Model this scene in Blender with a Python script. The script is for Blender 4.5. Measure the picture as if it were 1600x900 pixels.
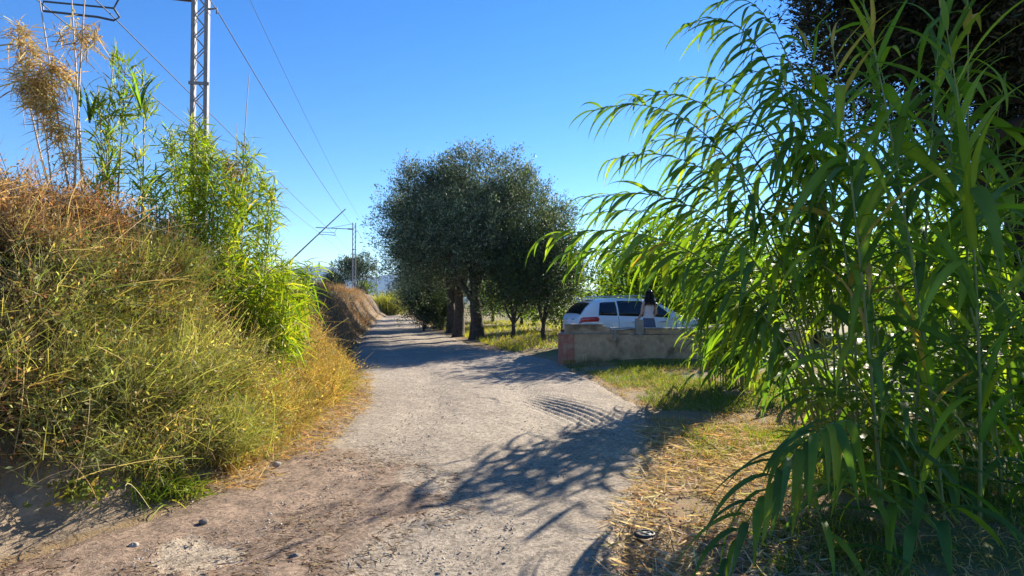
import bpy, math, random
import numpy as np
from mathutils import Vector, Matrix
R = math.radians
rng = np.random.default_rng(7)
random.seed(7)
scene = bpy.context.scene
for o in list(bpy.data.objects): bpy.data.objects.remove(o)
col_ = scene.collection

# ------------------------------------------------------------------ camera, world, sun, exposure
CAM_H = 1.65
FPX = 900.0                       # focal length in pixels of the 1600 px wide photograph
cam_d = bpy.data.cameras.new('camera'); cam = bpy.data.objects.new('camera', cam_d)
col_.objects.link(cam)
cam_d.sensor_width = 36.0; cam_d.lens = 36.0 * FPX / 1600.0
cam_d.clip_start = 0.05; cam_d.clip_end = 20000
cam.location = (0, 0, CAM_H); cam.rotation_euler = (R(90 + 1.4), 0, 0)
scene.camera = cam

SUN_AZ, SUN_EL = R(36), R(25)     # azimuth clockwise from +Y (view direction)
world = bpy.data.worlds.new('World'); scene.world = world; world.use_nodes = True
wn = world.node_tree.nodes; wl = world.node_tree.links; wn.clear()
sky = wn.new('ShaderNodeTexSky'); sky.sky_type = 'NISHITA'; sky.sun_disc = False
sky.sun_elevation = SUN_EL; sky.sun_rotation = SUN_AZ
sky.altitude = 0; sky.air_density = 1.0; sky.dust_density = 0.0; sky.ozone_density = 3.0
bg = wn.new('ShaderNodeBackground'); bg.inputs['Strength'].default_value = 0.078
wo = wn.new('ShaderNodeOutputWorld')
hs = wn.new('ShaderNodeHueSaturation'); hs.inputs['Saturation'].default_value = 1.3; hs.inputs['Hue'].default_value = 0.512
wl.new(sky.outputs[0], hs.inputs['Color']); wl.new(hs.outputs[0], bg.inputs[0]); wl.new(bg.outputs[0], wo.inputs[0])
sun_d = bpy.data.lights.new('sun', 'SUN'); sun = bpy.data.objects.new('sun', sun_d); col_.objects.link(sun)
sun_d.energy = 5.0; sun_d.angle = R(0.53); sun_d.color = (1.0, 0.90, 0.74)
sdir = Vector((math.sin(SUN_AZ) * math.cos(SUN_EL), math.cos(SUN_AZ) * math.cos(SUN_EL), math.sin(SUN_EL)))
sun.rotation_euler = sdir.to_track_quat('Z', 'Y').to_euler()
sun.location = sdir * 60
vs = scene.view_settings
vs.view_transform = 'Standard'; vs.look = 'None'; vs.exposure = 1.5; vs.gamma = 1.0; vs.use_curve_mapping = False
scene.render.engine = 'CYCLES'
cy = scene.cycles
cy.max_bounces = 6; cy.diffuse_bounces = 3; cy.glossy_bounces = 2; cy.transmission_bounces = 4
cy.transparent_max_bounces = 6; cy.volume_bounces = 0
cy.use_denoising = True

def at(px, py, d):
    """photo pixel + depth -> point in the place (modelling aid)"""
    return np.array([(px - 800) / FPX * d, d, CAM_H + (472 - py) / FPX * d])

# ------------------------------------------------------------------ helpers
def tag(o, label=None, cat=None, group=None, kind=None):
    if label: o['label'] = label
    if cat: o['category'] = cat
    if group: o['group'] = group
    if kind: o['kind'] = kind
    return o

def link(name, me, mat=None, parent=None):
    o = bpy.data.objects.new(name, me); col_.objects.link(o)
    if mat is not None and me is not None and not me.materials: me.materials.append(mat)
    if parent is not None: o.parent = parent
    return o

def empty(name, loc=(0, 0, 0), rz=0):
    o = bpy.data.objects.new(name, None); o.location = loc; o.rotation_euler = (0, 0, rz)
    o.empty_display_size = 0.2
    col_.objects.link(o); return o

class MB:
    """collects quads (triangles as quads with a repeated end are avoided: polygons of 3 or 4)"""
    def __init__(s): s.V = []; s.F = []; s.C = []; s.n = 0
    def add(s, V, F, C=None):
        V = np.asarray(V, float).reshape(-1, 3); F = np.asarray(F, int)
        s.V.append(V); s.F.append(F + s.n)
        if C is None: C = np.ones((len(V), 3)) * 0.5
        C = np.asarray(C, float)
        if C.ndim == 1: C = np.tile(C, (len(V), 1))
        s.C.append(C); s.n += len(V); return s
    def mesh(s, name, smooth=True):
        V = np.concatenate(s.V); C = np.concatenate(s.C)
        polys4 = [f for f in s.F if f.ndim == 2 and f.shape[1] == 4 and len(f)]
        polys3 = [f for f in s.F if f.ndim == 2 and f.shape[1] == 3 and len(f)]
        loops = []; starts = []; k = 0
        for ps, c in ((polys4, 4), (polys3, 3)):
            for f in ps:
                loops.append(f.ravel()); starts.append(k + np.arange(len(f)) * c); k += f.size
        loops = np.concatenate(loops).astype(np.int32); starts = np.concatenate(starts).astype(np.int32)
        me = bpy.data.meshes.new(name)
        me.vertices.add(len(V)); me.vertices.foreach_set('co', V.astype(np.float32).ravel())
        me.loops.add(len(loops)); me.loops.foreach_set('vertex_index', loops)
        me.polygons.add(len(starts)); me.polygons.foreach_set('loop_start', starts)
        me.polygons.foreach_set('use_smooth', np.full(len(starts), smooth))
        a = me.color_attributes.new('col', 'FLOAT_COLOR', 'POINT')
        a.data.foreach_set('color', np.concatenate([C, np.ones((len(C), 1))], 1).astype(np.float32).ravel())
        me.update(calc_edges=True)
        return me
    def build(s, name, mat, parent=None, smooth=True):
        return link(name, s.mesh(name, smooth), mat, parent)

def h2(i, j, seed=0):
    v = np.sin(i * 127.1 + j * 311.7 + seed * 74.7) * 43758.5453
    return v - np.floor(v)
def vnoise(x, y, seed=0):
    x = np.asarray(x, float); y = np.asarray(y, float)
    i = np.floor(x); j = np.floor(y); u = x - i; v = y - j
    u = u * u * (3 - 2 * u); v = v * v * (3 - 2 * v)
    return ((h2(i, j, seed) * (1 - u) + h2(i + 1, j, seed) * u) * (1 - v) +
            (h2(i, j + 1, seed) * (1 - u) + h2(i + 1, j + 1, seed) * u) * v)
def fbm(x, y, o=4, seed=0):
    t = 0; a = 0.5; n = 0
    for k in range(o):
        t = t + a * vnoise(x * 2 ** k + 17.3 * k, y * 2 ** k - 9.1 * k, seed + k); n += a; a *= 0.5
    return t / n
def sstep(a, b, x):
    t = np.clip((np.asarray(x, float) - a) / (b - a), 0, 1); return t * t * (3 - 2 * t)
def norm(v): return v / (np.linalg.norm(v, axis=-1, keepdims=True) + 1e-9)

def blades(P, D, L, W, droop, C, K=3, curl=0.15, prof='blade', tipc=None, face=None):
    P = np.asarray(P, float); N = len(P); D = norm(np.asarray(D, float))
    L = np.broadcast_to(L, (N,))[:, None, None]; W = np.broadcast_to(W, (N,))[:, None]
    droop = np.broadcast_to(droop, (N,))[:, None, None]
    s = np.linspace(0, 1, K + 1)
    cv = rng.normal(0, 1, (N, 3)) * curl
    pts = P[:, None] + L * (D[:, None] * s[None, :, None] + cv[:, None] * (s ** 2)[None, :, None]
          + np.array([0, 0, -1.0]) * droop * (s ** 2)[None, :, None])
    T = np.gradient(pts, axis=1)
    rv = rng.normal(0, 1, (N, 3)) if face is None else face
    S = norm(np.cross(T, rv[:, None]))
    if prof == 'blade': w = (1 - s ** 1.6) * 0.97 + 0.03
    elif prof == 'leaf': w = np.minimum(1, 0.35 + 4 * s) * (1 - s ** 2.5) * 0.97 + 0.03
    else: w = np.ones_like(s) * (1 - 0.5 * s)
    off = S * (W * w[None])[:, :, None] * 0.5
    V = np.stack([pts - off, pts + off], 2).reshape(-1, 3)
    b = (np.arange(N) * (K + 1) * 2)[:, None] + (np.arange(K) * 2)[None]
    F = np.stack([b, b + 1, b + 3, b + 2], -1).reshape(-1, 4)
    C = np.asarray(C, float)
    if C.ndim == 1: C = np.tile(C, (N, 1))
    CC = np.repeat(C[:, None], (K + 1), 1)
    if tipc is not None: CC = CC * (1 - s[None, :, None]) + np.asarray(tipc) * s[None, :, None]
    CC = np.repeat(CC.reshape(-1, 3), 2, 0)
    return V, F, CC

def tube(pts, rad, n=6, C=(0.5, 0.5, 0.5), cap=True):
    pts = np.asarray(pts, float); m = len(pts); rad = np.broadcast_to(rad, (m,))
    T = norm(np.gradient(pts, axis=0)); up = np.array([0.13, 0.31, 0.94])
    if abs(T[0] @ norm(up)) > 0.95: up = np.array([1.0, 0.2, 0.1])
    A = norm(np.cross(T, up)); B = np.cross(T, A)
    a = np.arange(n) * 2 * math.pi / n
    V = pts[:, None] + rad[:, None, None] * (A[:, None] * np.cos(a)[None, :, None] + B[:, None] * np.sin(a)[None, :, None])
    i = np.arange(m - 1)[:, None] * n; j = np.arange(n)[None]; j2 = (j + 1) % n
    F = np.stack([i + j, i + j2, i + n + j2, i + n + j], -1).reshape(-1, 4)
    return V.reshape(-1, 3), F, np.tile(np.asarray(C, float), (m * n, 1))

def box(x0, x1, y0, y1, z0, z1):
    V = [(x, y, z) for z in (z0, z1) for y in (y0, y1) for x in (x0, x1)]
    F = [(0, 2, 3, 1), (4, 5, 7, 6), (0, 1, 5, 4), (2, 6, 7, 3), (0, 4, 6, 2), (1, 3, 7, 5)]
    return np.array(V, float), np.array(F)

def bez(a, b, c, n):
    s = np.linspace(0, 1, n)[:, None]
    return (1 - s) ** 2 * np.asarray(a) + 2 * s * (1 - s) * np.asarray(b) + s ** 2 * np.asarray(c)

def vary(base, n, v=0.25, hue=0.12):
    base = np.asarray(base, float)
    return np.clip(base * (1 + rng.normal(0, v, (n, 1))) * (1 + rng.normal(0, hue, (n, 3))), 0.004, 0.9)
def mixcols(cols, w, n, v=0.2, hue=0.08):
    cols = np.asarray(cols, float); k = rng.choice(len(cols), n, p=np.array(w) / np.sum(w))
    return np.clip(cols[k] * (1 + rng.normal(0, v, (n, 1))) * (1 + rng.normal(0, hue, (n, 3))), 0.004, 0.9)

# ------------------------------------------------------------------ materials
def newmat(name):
    m = bpy.data.materials.new(name); m.use_nodes = True
    nt = m.node_tree; nt.nodes.clear()
    return m, nt, nt.nodes, nt.links
def mat_foliage(name, transl=0.45, rough=0.5, spec=0.3, tint=(1.25, 1.35, 0.5), nscale=9.0):
    m, nt, n, l = newmat(name)
    out = n.new('ShaderNodeOutputMaterial'); at_ = n.new('ShaderNodeAttribute'); at_.attribute_name = 'col'
    geo = n.new('ShaderNodeNewGeometry')
    nz = n.new('ShaderNodeTexNoise'); nz.inputs['Scale'].default_value = nscale; nz.inputs['Detail'].default_value = 3
    l.new(geo.outputs['Position'], nz.inputs['Vector'])
    mr = n.new('ShaderNodeMapRange'); mr.inputs['To Min'].default_value = 0.7; mr.inputs['To Max'].default_value = 1.3
    l.new(nz.outputs[0], mr.inputs[0])
    mx = n.new('ShaderNodeVectorMath'); mx.operation = 'SCALE'
    l.new(at_.outputs['Color'], mx.inputs[0]); l.new(mr.outputs[0], mx.inputs['Scale'])
    p = n.new('ShaderNodeBsdfPrincipled'); p.inputs['Roughness'].default_value = rough
    p.inputs['Specular IOR Level'].default_value = spec
    l.new(mx.outputs[0], p.inputs['Base Color'])
    if transl > 0:
        tm = n.new('ShaderNodeVectorMath'); tm.operation = 'MULTIPLY'; tm.inputs[1].default_value = tint
        l.new(mx.outputs[0], tm.inputs[0])
        tr = n.new('ShaderNodeBsdfTranslucent'); l.new(tm.outputs[0], tr.inputs['Color'])
        ms = n.new('ShaderNodeMixShader'); ms.inputs[0].default_value = transl
        l.new(p.outputs[0], ms.inputs[1]); l.new(tr.outputs[0], ms.inputs[2]); l.new(ms.outputs[0], out.inputs[0])
    else: l.new(p.outputs[0], out.inputs[0])
    return m
def mat_noise(name, c0, c1, scale=5, rough=0.8, bump=0.0, bscale=40, metallic=0.0, spec=0.4, attr=False, c2=None, s2=1.0):
    m, nt, n, l = newmat(name)
    out = n.new('ShaderNodeOutputMaterial'); p = n.new('ShaderNodeBsdfPrincipled'); l.new(p.outputs[0], out.inputs[0])
    tc = n.new('ShaderNodeTexCoord')
    nz = n.new('ShaderNodeTexNoise'); nz.inputs['Scale'].default_value = scale; nz.inputs['Detail'].default_value = 7
    nz.inputs['Roughness'].default_value = 0.65
    l.new(tc.outputs['Object'], nz.inputs['Vector'])
    cr = n.new('ShaderNodeValToRGB'); cr.color_ramp.elements[0].position = 0.32; cr.color_ramp.elements[1].position = 0.68
    cr.color_ramp.elements[0].color = (*c0, 1); cr.color_ramp.elements[1].color = (*c1, 1)
    l.new(nz.outputs[0], cr.inputs[0]); last = cr.outputs[0]
    if c2 is not None:
        n2 = n.new('ShaderNodeTexNoise'); n2.inputs['Scale'].default_value = s2; n2.inputs['Detail'].default_value = 5
        l.new(tc.outputs['Object'], n2.inputs['Vector'])
        r2 = n.new('ShaderNodeMapRange'); r2.inputs[1].default_value = 0.5; r2.inputs[2].default_value = 0.68
        l.new(n2.outputs[0], r2.inputs[0])
        mx = n.new('ShaderNodeMix'); mx.data_type = 'RGBA'; mx.inputs['B'].default_value = (*c2, 1)
        l.new(r2.outputs[0], mx.inputs['Factor']); l.new(last, mx.inputs['A']); last = mx.outputs['Result']
    l.new(last, p.inputs['Base Color'])
    p.inputs['Roughness'].default_value = rough; p.inputs['Metallic'].default_value = metallic
    p.inputs['Specular IOR Level'].default_value = spec
    if bump > 0:
        nb = n.new('ShaderNodeTexNoise'); nb.inputs['Scale'].default_value = bscale; nb.inputs['Detail'].default_value = 6
        l.new(tc.outputs['Object'], nb.inputs['Vector'])
        b = n.new('ShaderNodeBump'); b.inputs['Strength'].default_value = 1.0; b.inputs['Distance'].default_value = bump
        l.new(nb.outputs[0], b.inputs['Height']); l.new(b.outputs[0], p.inputs['Normal'])
    return m
def mat_attr(name, rough=0.9, fine=60.0, amt=0.35, bump=0.006, bscale=90, speck=None):
    """colour from the 'col' attribute (what kind of earth lies there) broken up by procedural grain"""
    m, nt, n, l = newmat(name)
    out = n.new('ShaderNodeOutputMaterial'); p = n.new('ShaderNodeBsdfPrincipled'); l.new(p.outputs[0], out.inputs[0])
    a = n.new('ShaderNodeAttribute'); a.attribute_name = 'col'
    tc = n.new('ShaderNodeTexCoord')
    def nz(s, d=6):
        t = n.new('ShaderNodeTexNoise'); t.inputs['Scale'].default_value = s; t.inputs['Detail'].default_value = d
        t.inputs['Roughness'].default_value = 0.7
        l.new(tc.outputs['Object'], t.inputs['Vector']); return t
    n1 = nz(fine); n2 = nz(2.3)
    ad = n.new('ShaderNodeMath'); ad.operation = 'ADD'; l.new(n1.outputs[0], ad.inputs[0]); l.new(n2.outputs[0], ad.inputs[1])
    mr = n.new('ShaderNodeMapRange'); mr.inputs[1].default_value = 0.6; mr.inputs[2].default_value = 1.4
    mr.inputs['To Min'].default_value = 1 - amt; mr.inputs['To Max'].default_value = 1 + amt
    l.new(ad.outputs[0], mr.inputs[0])
    v = n.new('ShaderNodeVectorMath'); v.operation = 'SCALE'
    l.new(a.outputs['Color'], v.inputs[0]); l.new(mr.outputs[0], v.inputs['Scale'])
    last = v.outputs[0]
    if speck:
        vo = n.new('ShaderNodeTexVoronoi'); vo.inputs['Scale'].default_value = speck
        l.new(tc.outputs['Object'], vo.inputs['Vector'])
        sep = n.new('ShaderNodeSeparateColor'); l.new(vo.outputs['Color'], sep.inputs[0])
        m2 = n.new('ShaderNodeMapRange'); m2.inputs['To Min'].default_value = 0.6; m2.inputs['To Max'].default_value = 1.35
        l.new(sep.outputs[0], m2.inputs[0])
        v2 = n.new('ShaderNodeVectorMath'); v2.operation = 'SCALE'; l.new(last, v2.inputs[0]); l.new(m2.outputs[0], v2.inputs['Scale'])
        last = v2.outputs[0]
    l.new(last, p.inputs['Base Color'])
    p.inputs['Roughness'].default_value = rough; p.inputs['Specular IOR Level'].default_value = 0.2
    nb = nz(bscale, 8); b = n.new('ShaderNodeBump'); b.inputs['Distance'].default_value = bump; b.inputs['Strength'].default_value = 1.0
    l.new(nb.outputs[0], b.inputs['Height']); l.new(b.outputs[0], p.inputs['Normal'])
    return m

M = {}
M['reed_leaf'] = mat_foliage('reed_leaf', 0.5, 0.55, 0.2, (1.7, 1.7, 0.3), 6)
M['reed_cane'] = mat_foliage('reed_cane', 0.0, 0.5, 0.35)
M['olive_leaf'] = mat_foliage('olive_leaf', 0.25, 0.55, 0.2, (1.2, 1.3, 0.7), 2.5)
M['citrus_leaf'] = mat_foliage('citrus_leaf', 0.5, 0.6, 0.12, (1.7, 1.8, 0.25), 3)
M['cypress_leaf'] = mat_foliage('cypress_leaf', 0.12, 0.7, 0.2)
M['dry'] = mat_foliage('dry', 0.35, 0.7, 0.15, (1.2, 1.1, 0.75), 5)
M['wispy'] = mat_foliage('wispy', 0.4, 0.6, 0.2, (1.25, 1.3, 0.5), 5)
M['grass'] = mat_foliage('grass', 0.45, 0.6, 0.2, (1.35, 1.35, 0.4), 5)
M['bark_dark'] = mat_noise('bark_dark', (0.016, 0.012, 0.01), (0.045, 0.034, 0.026), 9, 0.95, 0.03, 22)
M['bark'] = mat_noise('bark', (0.035, 0.026, 0.02), (0.12, 0.095, 0.07), 9, 0.95, 0.03, 22)
M['ground'] = mat_attr('ground', 0.95, 45, 0.4, 0.012, 60)
M['road'] = mat_attr('road', 0.92, 90, 0.3, 0.014, 80, speck=48)
M['stone'] = mat_attr('stone', 0.9, 50, 0.3, 0.004, 120)
M['concrete'] = mat_noise('concrete', (0.36, 0.26, 0.165), (0.58, 0.43, 0.28), 4.5, 0.92, 0.012, 30, c2=(0.15, 0.11, 0.07), s2=2.2)
M['coping'] = mat_noise('coping', (0.24, 0.22, 0.19), (0.36, 0.33, 0.29), 6, 0.9, 0.004, 40)
M['redwall'] = mat_noise('redwall', (0.34, 0.13, 0.09), (0.46, 0.21, 0.155), 8, 0.9, 0.006, 50, c2=(0.42, 0.30, 0.21), s2=4)
M['steel'] = mat_noise('steel', (0.15, 0.15, 0.165), (0.24, 0.24, 0.26), 6, 0.6, 0, metallic=0.0, spec=0.3)
M['wire'] = mat_noise('wire', (0.05, 0.055, 0.06), (0.09, 0.09, 0.1), 6, 0.6, 0, metallic=0.3)
M['insul'] = mat_noise('insul', (0.10, 0.05, 0.04), (0.14, 0.07, 0.05), 6, 0.3, 0)
M['fruit'] = mat_noise('fruit', (0.75, 0.28, 0.02), (0.85, 0.42, 0.04), 5, 0.5, 0.002, 60)

# ------------------------------------------------------------------ ground shape
TOE = np.array([(-12, -7.5), (0, -4.7), (3.0, -3.5), (3.9, -3.2), (4.5, -2.85), (6.2, -2.55), (9.4, -2.82), (12.6, -3.65), (17, -4.75), (21.8, -6.0), (53, -12.6), (82, -17.6), (130, -30), (400, -160)])
REDGE = np.array([(-12, 1.2), (0, 0.55), (3.7, 0.78), (4.5, 1.05), (6.5, 1.8), (8.8, 2.1), (12.6, 1.75), (14.6, 1.1), (17.9, -0.1), (21.8, -1.3), (31, -3.8), (59, -10.3), (82, -15.2), (130, -27), (400, -155)])
def xtoe(y): return np.interp(y, TOE[:, 0], TOE[:, 1])
def xre(y): return np.interp(y, REDGE[:, 0], REDGE[:, 1])
def H(x, y):
    x = np.asarray(x, float); y = np.asarray(y, float)
    s = xtoe(y) + 0.35 * (fbm(y * 0.7, x * 0.9, 3, 5) - 0.5) - x
    bh = np.interp(y, [0, 6, 12, 30, 60, 120, 220], [2.25, 2.35, 2.1, 2.3, 2.6, 2.6, 0.6])
    bank = bh * sstep(0.0, 1, s / 2.0) ** 0.85
    bank = bank + 0.35 * (fbm(x * 1.3, y * 1.3, 4, 3) - 0.5) * sstep(0.1, 0.8, s) * np.where(y < 90, 1, 0.3)
    bank = bank + .34 * (np.abs(fbm(x * 2.3 + 7, y * 2.3, 4, 15) - .5) * 2 - .3) * sstep(.02, .35, s) * sstep(1.6, .8, s) * sstep(6.5, 5, y) * sstep(-3, 0, y)
    far = sstep(60, 160, -x) * -1.2
    r = x - xre(y)
    right = 0.16 * sstep(0.3, 3, r) * sstep(11, 16, y) + 0.05 * sstep(0, 1.5, r) + 0.1 * (fbm(x * .8, y * .8, 3, 9) - 0.45) * sstep(0.2, 1.0, r)
    base = 0.03 * (fbm(x * 0.5, y * 0.5, 3, 1) - 0.5)
    return base + bank + far * (bank > 0.2) + right
def Hs(x, y): return float(H(np.array([x]), np.array([y]))[0])

# warped grid ground sheet
def warp(n, a, far):
    t = np.linspace(-1, 1, n); return np.sign(t) * (a * np.abs(t) + far * np.abs(t) ** 7)
gx = warp(420, 16, 5200); gy0 = np.concatenate([np.linspace(-60, -3, 24)[:-1], np.linspace(-3, 14, 190)[:-1], np.linspace(14, 40, 140)[:-1], 40 + (np.linspace(0, 1, 110) ** 3.2) * 5600])
X, Y = np.meshgrid(gx, gy0)
Z = H(X, Y)
inside = sstep(0.05, 0.3, X - xtoe(Y)) * sstep(0.05, 0.3, xre(Y) - X) * sstep(135, 120, Y)
Z = Z - 0.07 * inside
g1 = fbm(X * 1.1, Y * 1.1, 4, 21)[..., None]; g2 = fbm(X * 4, Y * 4, 3, 31)[..., None]
earth = np.array([0.20, 0.145, 0.10]); dryg = np.array([0.30, 0.21, 0.10]); greeng = np.array([0.13, 0.15, 0.045]); bankc = np.array([0.15, 0.115, 0.08])
C = earth * (1 - g1) + dryg * g1
sB = (xtoe(Y) - X)[..., None]
foot = sstep(0.9, 0.35, sB) * (Y[..., None] < 5.6)
C = np.where(sB > 0, (bankc * (1 - foot) + np.array([.275, .21, .145]) * foot) * (0.7 + 0.6 * g2), C)
rr = (X - xre(Y))[..., None]
gr = sstep(0.45, 0.6, g1) * sstep(0.4, 1.6, rr)
C = C * (1 - gr) + greeng * gr
YY = Y[..., None]
C = np.where((YY > 60) & (sB > 20), greeng * 0.5 + dryg * 0.5, C)
i = np.arange(len(gy0) - 1)[:, None] * len(gx); j = np.arange(len(gx) - 1)[None]
F = np.stack([i + j, i + j + 1, i + j + 1 + len(gx), i + j + len(gx)], -1).reshape(-1, 4)
mb = MB().add(np.stack([X, Y, Z], -1).reshape(-1, 3), F, C.reshape(-1, 3))
tag(mb.build('ground', M['ground']), kind='structure')

# ------------------------------------------------------------------ road
def poly_dist(x, y, pts):
    d = np.full(x.shape, 1e9); side = np.zeros(x.shape)
    for a, b in zip(pts[:-1], pts[1:]):
        a = np.array(a); b = np.array(b); ab = b - a
        t = np.clip(((x - a[0]) * ab[0] + (y - a[1]) * ab[1]) / (ab @ ab), 0, 1)
        dx = x - a[0] - t * ab[0]; dy = y - a[1] - t * ab[1]; dd = np.hypot(dx, dy)
        sg = np.sign(ab[0] * (y - a[1]) - ab[1] * (x - a[0]))
        side = np.where(dd < d, sg, side); d = np.minimum(d, dd)
    return d, side
ry = np.concatenate([np.linspace(-8, 2.6, 60)[:-1], np.linspace(2.6, 12, 330)[:-1], np.linspace(12, 30, 200)[:-1], np.linspace(30, 128, 160)])
nu = 190
U, RY = np.meshgrid(np.linspace(0, 1, nu), ry)
xl = xtoe(RY) - 0.25; xr = xre(RY) + 0.35 + 1.6 * np.exp(-((RY - 17.0) / 2.2) ** 2)
RX = xl + (xr - xl) * U
edge = np.minimum(RX - xl, xr - RX)
RZ = H(RX, RY) * sstep(1.2, 0.0, xtoe(RY) - RX) + 0.006
RZ = 0.03 * (fbm(RX * 0.5, RY * 0.5, 3, 1) - 0.5) + 0.02 + 0 * RX
en = fbm(RX * 1.8, RY * 1.8, 4, 44)
RZ = RZ - 0.13 * sstep(0.65, 0.0, edge + 0.5 * (en - 0.5))
RZ += 0.016 * (fbm(RX * 5, RY * 5, 4, 51) - 0.5) + 0.012 * (fbm(RX * 22, RY * 22, 2, 55) - 0.5)
# wheel hollows
mid = (xtoe(RY) + xre(RY)) / 2
RZ += -0.03 * (np.exp(-((RX - mid + 0.85) / 0.35) ** 2) + np.exp(-((RX - mid - 0.85) / 0.35) ** 2))
# soft sand with tyre ridges
cx, cy_ = 0.95, 8.7
du = ((RX - cx) * 0.93 + (RY - cy_) * 0.36); dv = (-(RX - cx) * 0.36 + (RY - cy_) * 0.93)
msk = np.exp(-(du / 0.42) ** 4 - (dv / 1.35) ** 4)
RZ += msk * (0.02 * np.sin((du + 0.12 * dv ** 2) * 46) - 0.025)
# broken asphalt lip
lip = [(-0.3, 9.6), (0.05, 8.9), (0.55, 8.3), (0.75, 7.6), (1.0, 7.3), (1.5, 7.2)]
ld, ls = poly_dist(RX + 0.5 * (en - .5), RY + 1.1 * (en - .5), lip)
RZ += sstep(.35, .6, vnoise(RX * 2.3, RY * 2.3, 8)) * np.where(ls > 0, 0.014 * np.exp(-ld / 0.9), -0.008 * np.exp(-ld / 0.5))
# dark earth swept over the bottom left, asphalt showing to its right
dl, dsd = poly_dist(RX, RY, [(-0.95, 2.6), (-0.75, 3.5), (-0.62, 4.1), (-0.35, 4.5), (-0.6, 5.4), (-1.6, 6.4), (-2.6, 7.2)])
w = (dsd * dl + 0.9 * (fbm(RX * 2.2, RY * 2.2, 4, 61) - 0.5))
dirt = sstep(0.02, 0.3, w)[..., None]
RZ += 0.02 * dirt[..., 0] * fbm(RX * 9, RY * 9, 3, 66)
asph = np.array([0.32, 0.268, 0.21]); dirtc = np.array([0.27, 0.195, 0.14]); sand = np.array([0.40, 0.345, 0.27]); pale = np.array([0.40, 0.325, 0.24])
n1 = fbm(RX * 0.9, RY * 0.5, 4, 71)[..., None]
RC = asph * (0.82 + 0.36 * n1)
sm = sstep(0.5, 0.72, fbm(RX * 1.6, RY * 0.8, 4, 81))[..., None]
RC = RC * (1 - 0.4 * sm) + sand * 0.4 * sm
em = sstep(0.9, 0.1, edge + 0.9 * (en - 0.5))[..., None]
RC = RC * (1 - 0.6 * em) + np.array([0.29, 0.21, 0.14]) * 0.6 * em
RC = RC * (1 - dirt) + dirtc * (0.7 + 0.6 * fbm(RX * 6, RY * 6, 3, 91)[..., None]) * dirt
RC = RC * (1 - 0.6 * msk[..., None]) + sand * 0.6 * msk[..., None]
pd = ((RX + 2.02) * 0.86 + (RY - 3.78) * -0.5); pv = ((RX + 2.02) * 0.5 + (RY - 3.78) * 0.86)
pm = sstep(1.15, 0.9, (pd / 0.42) ** 2 + (pv / 0.2) ** 2 + 2.2 * (fbm(RX * 5, RY * 5, 3, 95) - 0.5))[..., None]
RC = RC * (1 - pm) + pale * pm
RZ -= 0.012 * pm[..., 0]
i = np.arange(len(ry) - 1)[:, None] * nu; j = np.arange(nu - 1)[None]
F = np.stack([i + j, i + j + 1, i + j + 1 + nu, i + j + nu], -1).reshape(-1, 4)
tag(MB().add(np.stack([RX, RY, RZ], -1).reshape(-1, 3), F, RC.reshape(-1, 3)).build('road', M['road']), kind='structure')

# gravel on the road (uncountable)
def pebble_set(n, xs, ys, r0, r1, cols, seed, zoff=0.012):
    rg = np.random.default_rng(seed)
    oc = np.array([(1, 0, 0), (-1, 0, 0), (0, 1, 0), (0, -1, 0), (0, 0, 1), (0, 0, -1)], float)
    of = np.array([(0, 2, 4), (2, 1, 4), (1, 3, 4), (3, 0, 4), (2, 0, 5), (1, 2, 5), (3, 1, 5), (0, 3, 5)])
    x = xs(rg, n); y = ys(rg, n); r = r0 + (r1 - r0) * rg.random(n) ** 3
    sc = r[:, None, None] * (0.6 + 0.7 * rg.random((n, 6, 1)))
    V = oc[None] * sc * np.array([1.2, 1, 0.7]); a = rg.random(n) * 6.28; c, s = np.cos(a)[:, None], np.sin(a)[:, None]
    V = np.stack([V[..., 0] * c - V[..., 1] * s + x[:, None], V[..., 0] * s + V[..., 1] * c + y[:, None], V[..., 2] + (zoff + 0.2 * r)[:, None]], -1)
    cc = np.asarray(cols)[rg.integers(0, len(cols), n)] * (0.75 + 0.5 * rg.random((n, 1)))
    return V.reshape(-1, 3), (of[None] + (np.arange(n) * 6)[:, None, None]).reshape(-1, 3), np.repeat(cc, 6, 0)
gcols = [(0.34, 0.30, 0.25), (0.42, 0.37, 0.30), (0.24, 0.20, 0.17), (0.5, 0.45, 0.38)]
mb = MB()
def yy(rg, n): return 3.0 + 13 * rg.random(n) ** 1.7
state = {}
def xx_(rg, n):
    return None
rg = np.random.default_rng(5); yv = 3.0 + 13 * rg.random(14000) ** 1.7; xv = xtoe(yv) + 0.1 + (xre(yv) + 0.2 - xtoe(yv)) * rg.random(14000)
keep = fbm(xv * 1.5, yv * 1.5, 3, 12) > 0.3; xv, yv = xv[keep], yv[keep]
mb.add(*pebble_set(len(xv), lambda r, n: xv, lambda r, n: yv, 0.002, 0.013, gcols, 3, zoff=0.008))
tag(mb.build('gravel', M['stone'], smooth=False), 'loose pale gravel scattered over the rough lane', 'gravel', kind='stuff')

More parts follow.
